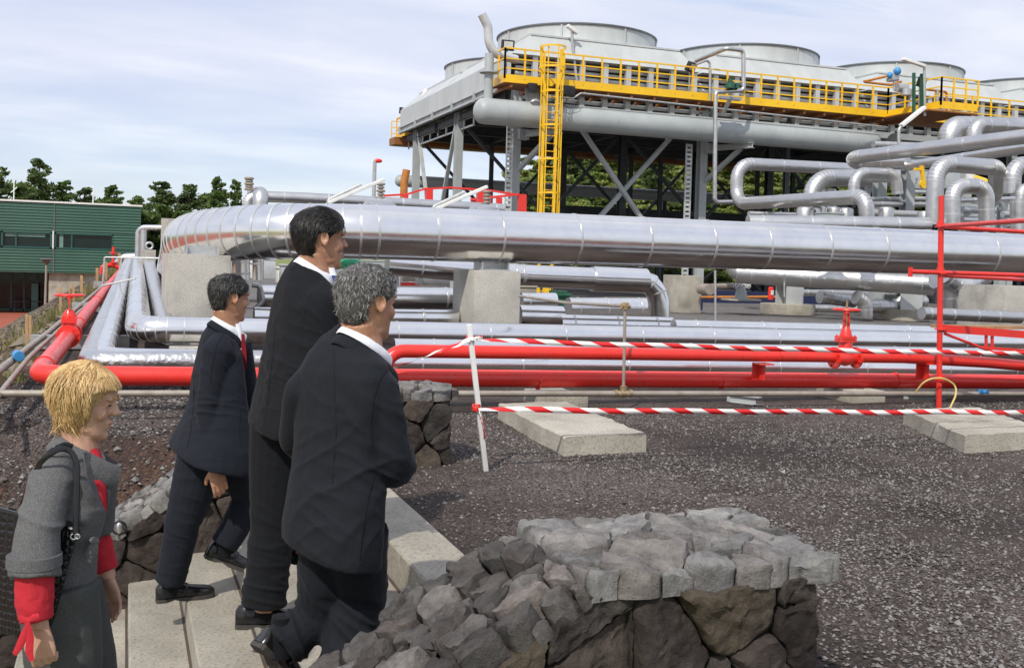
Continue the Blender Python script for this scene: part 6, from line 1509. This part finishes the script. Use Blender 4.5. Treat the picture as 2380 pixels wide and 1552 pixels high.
# ---- 3: grey haired man nearest, seen from behind
def man_grey():
    S = Sil(3.55, 46); H = Head(S.pt(852, 708), 43, .05, 1.02)
    b = MB(); H.build(b); N = S.pt(842, 778); limb(b, [H.P(-.025, 0, -.05), N, N-UP*.12], [.064, .066, .08])
    S.loft(b, [(840, 740, 880, 0, .6), (980, 720, 870, 0, .6), (1260, 700, 860, 0, .7)])
    sh = S.pt(872, 892, -.08); el = S.pt(909, 1088, -.06); wr = S.pt(925, 1060, .22)
    limb(b, [sh, el, wr, wr+(wr-el)*.15], [.055, .045, .033, .03]); hand(b, wr+(wr-el).normalized()*.03, wr-el, -UP, 1, .6, -1)
    sl_ = S.pt(706, 886, .08); ell_ = S.pt(684, 1020, .18); wl = S.pt(740, 1080, .42)
    limb(b, [sl_+fwd*.03, ell_+rth*.02, wl, wl+(wl-ell_)*.15], [.03, .03, .028, .026]); hand(b, wl+(wl-ell_).normalized()*.03, wl-ell_, -UP, 1, .6, 1)
    hp1 = S.pt(825, 1270, -.02); kn1 = S.pt(838, 1345, .22); kn1 = S.pt(838, 1370, .1); an1 = S.pt(785, 1585, .02); hp2 = S.pt(772, 1280, .05); kn2 = S.pt(742, 1430, .12); an2 = S.pt(655, 1498, .05)
    limb(b, [hp1, kn1, an1], [.08, .055, .04]); limb(b, [hp2, kn2, an2], [.08, .055, .04])
    p = finish(remesh(b, .004, 3), 'person', 'skin_tan', None)
    tag(p, 'grey haired man in a charcoal suit, nearest of the men and seen from behind', 'person')
    H.details(p, 'hair_grey'); hair(H, 'man', 'hair_grey', .015, p, 14000, .022, .0013, .7, 4)
    J = MB(); S.loft(J, [(748, 802, 826, 0, .8, .45), (770, 780, 852, 0, .72, .38), (800, 742, 878, 0, .6, .2), (830, 710, 904, 0, .52, .05), (865, 688, 912, 0, .5), (920, 680, 912, 0, .5), (980, 679, 906, 0, .52), (1040, 677, 900, 0, .54), (1100, 670, 898, 0, .56), (1160, 660, 897, 0, .58), (1220, 651, 896, 0, .6, .06), (1262, 648, 892, 0, .6, .14), (1284, 649, 888, 0, .6, .2)])
    limb(J, [sh+UP*.055-rth*.05+fwd*.03, sh-UP*.02, el, wr], [.05, .082, .078, .064]); limb(J, [sl_+UP*.04+rth*.03, sl_-UP*.03, ell_, wl], [.04, .066, .058, .05])
    def seam(p_, n):
        return 0
    j = finish(remesh(J, .006, 4), 'jacket', 'suit_charcoal', p, folds(.004, [(el+UP*.08, V((.5, 0, 1)), .009, 60, .16), (S.pt(800, 1150, -.15), V((-.5, .2, 1)), .006, 38, .25), (S.pt(720, 1220, -.15), V((.3, 0, 1)), .004, 45, .2), (sh-UP*.07, V((.7, 0, .7)), .006, 60, .12), (S.pt(740, 930, -.15), V((.8, 0, .6)), .004, 40, .2)]))
    seamline(j, [(905, 852), (884, 880), (868, 930), (862, 990), (868, 1050)], 'suit_black'); seamline(j, [(775, 810), (778, 900), (782, 1000), (770, 1150)], 'suit_black', .0009); socks(p, an1, an2)
    # centre back seam with vent
    v = MB(); vt = MB(); bvh = bpy.types.Object
    pts = []
    for px, py in ((868, 1105), (856, 1160), (846, 1215), (840, 1262), (836, 1300)):
        o_, dr_ = CAM, ray(px, py).normalized(); hit, loc, nn, _ = j.ray_cast(o_, dr_)
        if hit: pts.append(loc+nn*.0008)
    if len(pts) > 2: v.tube(pts, [(.0022, .0022)]*len(pts), 6); v.build('vent', 'suit_black', j)
    collar_band(N+UP*.012, S.h, S.l, .078, 'shirt_white', 'shirt_collar', p, .017, .005, .010, .12, .035)
    collar_band(N-UP*.012, S.h, S.l, .090, 'suit_charcoal', 'jacket_collar', j, .028, .010, .004, .16, .045)
    T = MB(); limb(T, [hp1+UP*.05, kn1, kn1.lerp(an1, .5), an1+UP*.0], [.112, .094, .088, .09]); limb(T, [hp2+UP*.05, kn2, kn2.lerp(an2, .7), an2], [.112, .086, .082, .08])
    finish(remesh(T, .006, 3), 'trousers', 'suit_black' if False else 'suit_charcoal', p, folds(.005, [(kn2, V((1, 0, .6)), .012, 50, .18), (an2+V((.05,0,.05)), V((1,0,.3)), .012, 60, .14), (kn1, V((.3,0,1)), .008, 50, .16), (kn1.lerp(an1, .6), V((.5,0,1)), .012, 45, .2)]))
    hl2 = S.pt(585, 1522, -.02); shoe(p, S.pt(592, 1500, -.0), S.pt(672, 1590, .12), .3)
    hl = S.pt(765, 1612, .0); shoe(p, hl, hl+head_vec(60), .3)
man_grey()

# ---- 4: woman with tweed jacket
def woman():
    S = Sil(3.2, 70); H = Head(S.pt(200, 934), 84, .2, .90)
    b = MB(); H.build(b, .6, 1); N = S.pt(186, 1030); limb(b, [H.P(-.025, 0, -.06), N+UP*.01, N-UP*.12], [.050, .050, .07])
    S.loft(b, [(1050, 150, 210, 0, .6), (1150, 125, 215, 0, .6), (1400, 120, 185, 0, .6)])
    sh = S.pt(122, 1098, -.12); el = S.pt(88, 1235, -.2); wr = S.pt(86, 1440, -.23)
    limb(b, [sh, el, wr, wr+(wr-el)*.1], [.045, .038, .027, .026]); hand(b, S.pt(94, 1462, -.23), S.pt(104, 1560, -.23)-S.pt(94, 1462, -.23), rth*-.2+fwd*1+S.h*.0, .9, .75, -1)
    sh2 = S.pt(225, 1110, .15); el2 = S.pt(222, 1240, .2); wr2 = S.pt(247, 1325, .2)
    limb(b, [sh2, el2, wr2, wr2+(wr2-el2)*.2], [.04, .036, .026, .025]); hand(b, S.pt(250, 1340, .2), S.pt(268, 1400, .2)-S.pt(250, 1340, .2), -fwd*1-rth*.6, .88, .22, 1)
    hp1 = S.pt(135, 1400, -.05); kn1 = S.pt(165, 1680, -.05); hp2 = S.pt(150, 1400, .1); kn2 = S.pt(215, 1660, .1)
    limb(b, [hp1, kn1, S.pt(120, 1960, 0)], [.08, .055, .04]); limb(b, [hp2, kn2, S.pt(240, 1940, .1)], [.08, .055, .04])
    p = finish(remesh(b, .0042, 2), 'person', 'skin_fair', None)
    tag(p, 'blonde woman in a grey tweed jacket over red, carrying a black bag at the left', 'person')
    H.details(p, 'hair_blond', 1)
    hair(H, 'woman', 'hair_blond', .021, p, 15000, .06, .0014, .2, 6, lambda u, a: (1.15 if a > 100 else max(.3, .35+.8*(a-30)/70) if a > 30 else .35)*(.75+.25*min(1, max(0, (u+.1)/.1))))
    J = MB(); S.loft(J, [(1008, 156, 180, 0, .9, .3), (1030, 136, 203, 0, .8, .2), (1060, 112, 216, 0, .74), (1100, 96, 228, 0, .72), (1140, 90, 240, 0, .74), (1180, 92, 247, 0, .76), (1225, 98, 238, 0, .78), (1262, 98, 228, 0, .8), (1300, 92, 225, 0, .8), (1345, 86, 222, 0, .82), (1380, 82, 212, 0, .82, -.05)])
    limb(J, [sh+UP*.04+fwd*.05, sh-UP*.02, el, S.pt(80, 1338, -.225)], [.04, .064, .062, .070])
    limb(J, [sh2, el2, el2.lerp(wr2, .05)], [.066, .056, .054])
    j = finish(remesh(J, .0052, 3), 'jacket', 'tweed', p, folds(.0035, [(el, V((.3, 0, 1)), .007, 55, .12), (S.pt(190, 1240, -.1), V((.3, 0, 1)), .005, 60, .12), (sh-UP*.07, V((.7, 0, .7)), .004, 60, .1)]))
    # cuff strap, lapels, belt knot
    c = S.pt(80, 1300, -.22); m_ = MB(); m_.tube([c+UP*.016, c-UP*.016], [.0735, .0745], 26); m_.build('sleeve_strap', 'tweed', j)
    collar_band(N+UP*.01, S.h, S.l, .068, 'tweed', 'jacket_collar', j, .034, .009, .0, .12, .05)
    def slab_(pts, th, name, mat, par, dd=0):
        a = [S.pt(*q) for q in pts]; m2 = MB(); n = len(a); off_ = V((0,0,0))
        nn = (a[1]-a[0]).cross(a[2]-a[0]).normalized(); nn = nn if nn.dot(fwd) < 0 else -nn
        m2.rings([[q for q in a], [q+nn*th for q in a]]); return m2.build(name, mat, par, True, .003)
    slab_([(190, 1046, -.125), (212, 1050, -.11), (209, 1076, -.11), (220, 1120, -.10), (238, 1178, -.06), (226, 1164, -.11), (200, 1108, -.135)], .008, 'lapel', 'tweed', j)
    slab_([(236, 1046, -.0), (246, 1062, -.0), (258, 1150, .0), (251, 1192, -.0), (252, 1150, -.01), (244, 1096, -.01)], .006, 'lapel', 'tweed', j)
    bl = MB(); S.loft(bl, [(1034, 172, 222, .0, .9), (1064, 180, 240, .0, .8), (1110, 190, 250, 0, .8), (1150, 196, 252, 0, .8), (1190, 210, 249, 0, .8)]); finish(remesh(bl, .006, 2), 'blouse', 'red_fabric', p)
    k_ = MB(); k_.ell(S.pt(218, 1258, -.085), (.016, .016, .014)); k_.tube([S.pt(220, 1256, -.09), S.pt(214, 1280, -.1), S.pt(204, 1304, -.1)], [(.010, .004), (.015, .004), (.012, .004)], 8); k_.build('belt_knot', 'tweed', j)
    # red sleeves
    R1 = MB(); limb(R1, [S.pt(80, 1330, -.225), S.pt(79, 1395, -.228), S.pt(84, 1440, -.23)], [.052, .050, .041]); 
    finish(remesh(R1, .0045, 2), 'blouse_sleeve', 'red_fabric', p, folds(.005, [(S.pt(79, 1420, -.2), V((1,0,.2)), .005, 90, .06)], 16))
    R2 = MB(); limb(R2, [el2, el2.lerp(wr2, .5), wr2], [.044, .041, .037]); finish(remesh(R2, .0045, 2), 'blouse_sleeve', 'red_fabric', p, folds(.005, [], 16))
    bw = MB(); q = S.pt(66, 1443, -.29); bw.ell(q, (.014, .012, .012))
    for pts in (((66, 1443), (56, 1475), (46, 1500), (34, 1520)), ((66, 1443), (70, 1480), (68, 1515), (74, 1535)), ((66, 1443), (52, 1440), (44, 1432)), ((66, 1443), (80, 1434), (92, 1430))):
        bw.tube([S.pt(x, y, -.30) for x, y in pts], [(.004, .003)]+[(.011, .0025)]*(len(pts)-2)+[(.007, .002)], 8, side=tuple(rth))
    bw.build('sleeve_ribbon', 'red_fabric', p)
    T = MB(); limb(T, [hp1+UP*.05, hp1.lerp(kn1, .5), kn1, S.pt(120, 1950, 0)], [.115, .11, .085, .10]); limb(T, [hp2+UP*.05, hp2.lerp(kn2, .5), kn2, S.pt(240, 1930, .1)], [.112, .11, .085, .10])
    finish(remesh(T, .0065, 3), 'trousers', 'trouser_grey', p, folds(.004, [(S.pt(180, 1420, -.1), V((1, 0, .6)), .006, 60, .12)]))
    for x, y, dd in ((100, 1975, 0), (222, 1955, .1)): shoe(p, S.pt(x, y, dd), S.pt(x, y, dd)+head_vec(72), .25)
    # bag (rests on her shoulder: a thing of its own)
    B = thing('shoulder_bag', 'black woven leather bag hanging under the arm of the blonde woman', 'bag', tuple(S.pt(60, 1300, -.02)))
    def bp(px, py, dd): return S.pt(px, py, dd)
    rs = []
    for t in [i/10 for i in range(11)]:
        yl = 1172+t*300; L = -48+t*10; Rr = 182-t*66; yr = 1236+t*242; th = .055*(.55+.6*sin(pi*min(1, .15+t*.75))); rg = []
        for i in range(32):
            a = 2*pi*i/32; cx = math.copysign(abs(cos(a))**.5, cos(a)); sy = math.copysign(abs(sin(a))**.7, sin(a)); x = (L+Rr)/2+(Rr-L)/2*cx; f = (x-L)/(Rr-L)
            rg.append(bp(x, yl+(yr-yl)*f, -.02-.125*f+th*sy*.7))
        rs.append(rg)
    mb = MB(); mb.rings(rs); mb.build('body', 'woven_leather', B, ang=70)
    tr = MB(); rg = [q+UP*.004 for q in rs[0]]; tr.tube(rg+[rg[0]], .006, 6); tr.build('rim', 'leather', B)
    for pts, nm in (([(48, 1182, -.07), (70, 1120, -.13), (98, 1066, -.19), (140, 1040, -.17), (166, 1046, -.15), (180, 1080, -.15), (176, 1240, -.17)], 'strap'), ([(64, 1195, .03), (62, 1150, .0), (86, 1086, -.09), (124, 1044, -.15), (150, 1032, -.12), (168, 1038, -.1)], 'strap')):
        P_ = [S.pt(*q) for q in pts]; P2, _ = fillet(P_, .06, 4); mb = MB(); mb.tube(P2, [(.0035, .0085)]*len(P2), 8, side=tuple(-fwd)); mb.build(nm, 'leather', B)
    mb = MB(); mb.torus(S.pt(62, 1192, -.08), (0, 1, .2), .012, .0025, 14, 6); mb.torus(S.pt(172, 1246, -.17), (0, 1, .2), .009, .002, 14, 6); mb.torus(S.pt(180, 1246, -.17), (.4, 1, .2), .007, .002, 14, 6); mb.build('buckle', 'galv', B)
    mb = MB(); mb.bar(S.pt(30, 1180, -.03), S.pt(12, 1225, -.045), .022, .005, upv=tuple(-fwd)); mb.build('tab', 'leather', B)
woman()
# ------------------------------------------------------------------ wall lamp, sky, sun
a = PY(277, 1222, 6.4); t = thing('wall_lamp', 'small oval glass lamp set in the far stone wall beside the stairs', 'lamp', tuple(a))
mb = MB(); mb.torus(a+V((0,-.04,0)), (0,1,0), .036, .006, 24, 8); mb2 = MB(); mb2.ell(a+V((0,-.05,0)), (.018, .012, .034)); mb.build('bezel', 'black_plastic', t); mb2.build('glass', 'alum_old', t)

SUN_EL = radians(47); SUN_AZ = radians(222)      # azimuth clockwise from +Y
sd = V((sin(SUN_AZ)*cos(SUN_EL), cos(SUN_AZ)*cos(SUN_EL), sin(SUN_EL)))
ld_ = bpy.data.lights.new('sun', 'SUN'); ld_.energy = 3.1; ld_.angle = radians(1.2); ld_.color = (1, .94, .84)
so_ = bpy.data.objects.new('sun', ld_); COL.objects.link(so_); so_.rotation_euler = sd.to_track_quat('Z', 'Y').to_euler()
w = bpy.data.worlds.new('World'); scene.world = w; w.use_nodes = True; nt = w.node_tree; L = nt.links; nt.nodes.clear()
out = nt.nodes.new('ShaderNodeOutputWorld'); bg = nt.nodes.new('ShaderNodeBackground'); L.new(bg.outputs[0], out.inputs[0]); bg.inputs[1].default_value = .12
sky = nt.nodes.new('ShaderNodeTexSky'); sky.sky_type = 'NISHITA'; sky.sun_disc = False; sky.sun_elevation = SUN_EL; sky.sun_rotation = SUN_AZ; sky.dust_density = .8; sky.ozone_density = 1.6
tc = nt.nodes.new('ShaderNodeTexCoord'); sx = nt.nodes.new('ShaderNodeSeparateXYZ'); L.new(tc.outputs['Generated'], sx.inputs[0])
mz = nd(nt, 'ShaderNodeMath', operation='ADD'); mz.inputs[1].default_value = .16; L.new(sx.outputs[2], mz.inputs[0])
mm = nd(nt, 'ShaderNodeMath', operation='MAXIMUM'); mm.inputs[1].default_value = .05; L.new(mz.outputs[0], mm.inputs[0])
dv = nd(nt, 'ShaderNodeVectorMath', operation='DIVIDE'); cmb = nt.nodes.new('ShaderNodeCombineXYZ')
for i in range(3): L.new(mm.outputs[0], cmb.inputs[i])
L.new(tc.outputs['Generated'], dv.inputs[0]); L.new(cmb.outputs[0], dv.inputs[1])
mp = nd(nt, 'ShaderNodeMapping'); mp.inputs['Scale'].default_value = (.55, 1.1, .3); mp.inputs['Rotation'].default_value = (0, 0, .35); mp.inputs['Location'].default_value = (2.3, .7, 0); L.new(dv.outputs[0], mp.inputs[0])
n1 = nd(nt, 'ShaderNodeTexNoise', Scale=1.15, Detail=9, Roughness=.56, Distortion=.35); L.new(mp.outputs[0], n1.inputs['Vector'])
n2 = nd(nt, 'ShaderNodeTexNoise', Scale=2.6, Detail=8, Roughness=.5, Distortion=.2); L.new(mp.outputs[0], n2.inputs['Vector'])
cov = ramp(nt, [(.24, (0,0,0)), (.40, (1,1,1))]); L.new(n1.outputs['Fac'], cov.inputs[0])
# clouds thicken overhead; the gap of clear blue lies low above the horizon
el = nd(nt, 'ShaderNodeMapRange'); el.inputs[1].default_value = .03; el.inputs[2].default_value = .17; el.inputs[3].default_value = .42; el.inputs[4].default_value = 1.0; L.new(sx.outputs[2], el.inputs[0])
cc = nd(nt, 'ShaderNodeMath', operation='MULTIPLY'); L.new(cov.outputs[0], cc.inputs[0]); L.new(el.outputs[0], cc.inputs[1])
shade = ramp(nt, [(.30, (4.7,5.2,6.6)), (.5, (5.5,5.85,6.95)), (.70, (6.7,6.85,7.5))]); L.new(n2.outputs['Fac'], shade.inputs[0])
mx = nd(nt, 'ShaderNodeMix', data_type='RGBA'); L.new(cc.outputs[0], mx.inputs[0])
br = nd(nt, 'ShaderNodeMix', data_type='RGBA', blend_type='MULTIPLY'); br.inputs[0].default_value = 1; br.inputs[7].default_value = (1.0, 1.0, 1.05, 1); L.new(sky.outputs[0], br.inputs[6])
L.new(br.outputs[2], mx.inputs[6]); L.new(shade.outputs[0], mx.inputs[7]); L.new(mx.outputs[2], bg.inputs[0])
scene.view_settings.view_transform = 'Standard'; scene.view_settings.look = 'None'; scene.view_settings.exposure = 0.22; scene.view_settings.gamma = 1
scene.cycles.max_bounces = 8; scene.cycles.use_denoising = True
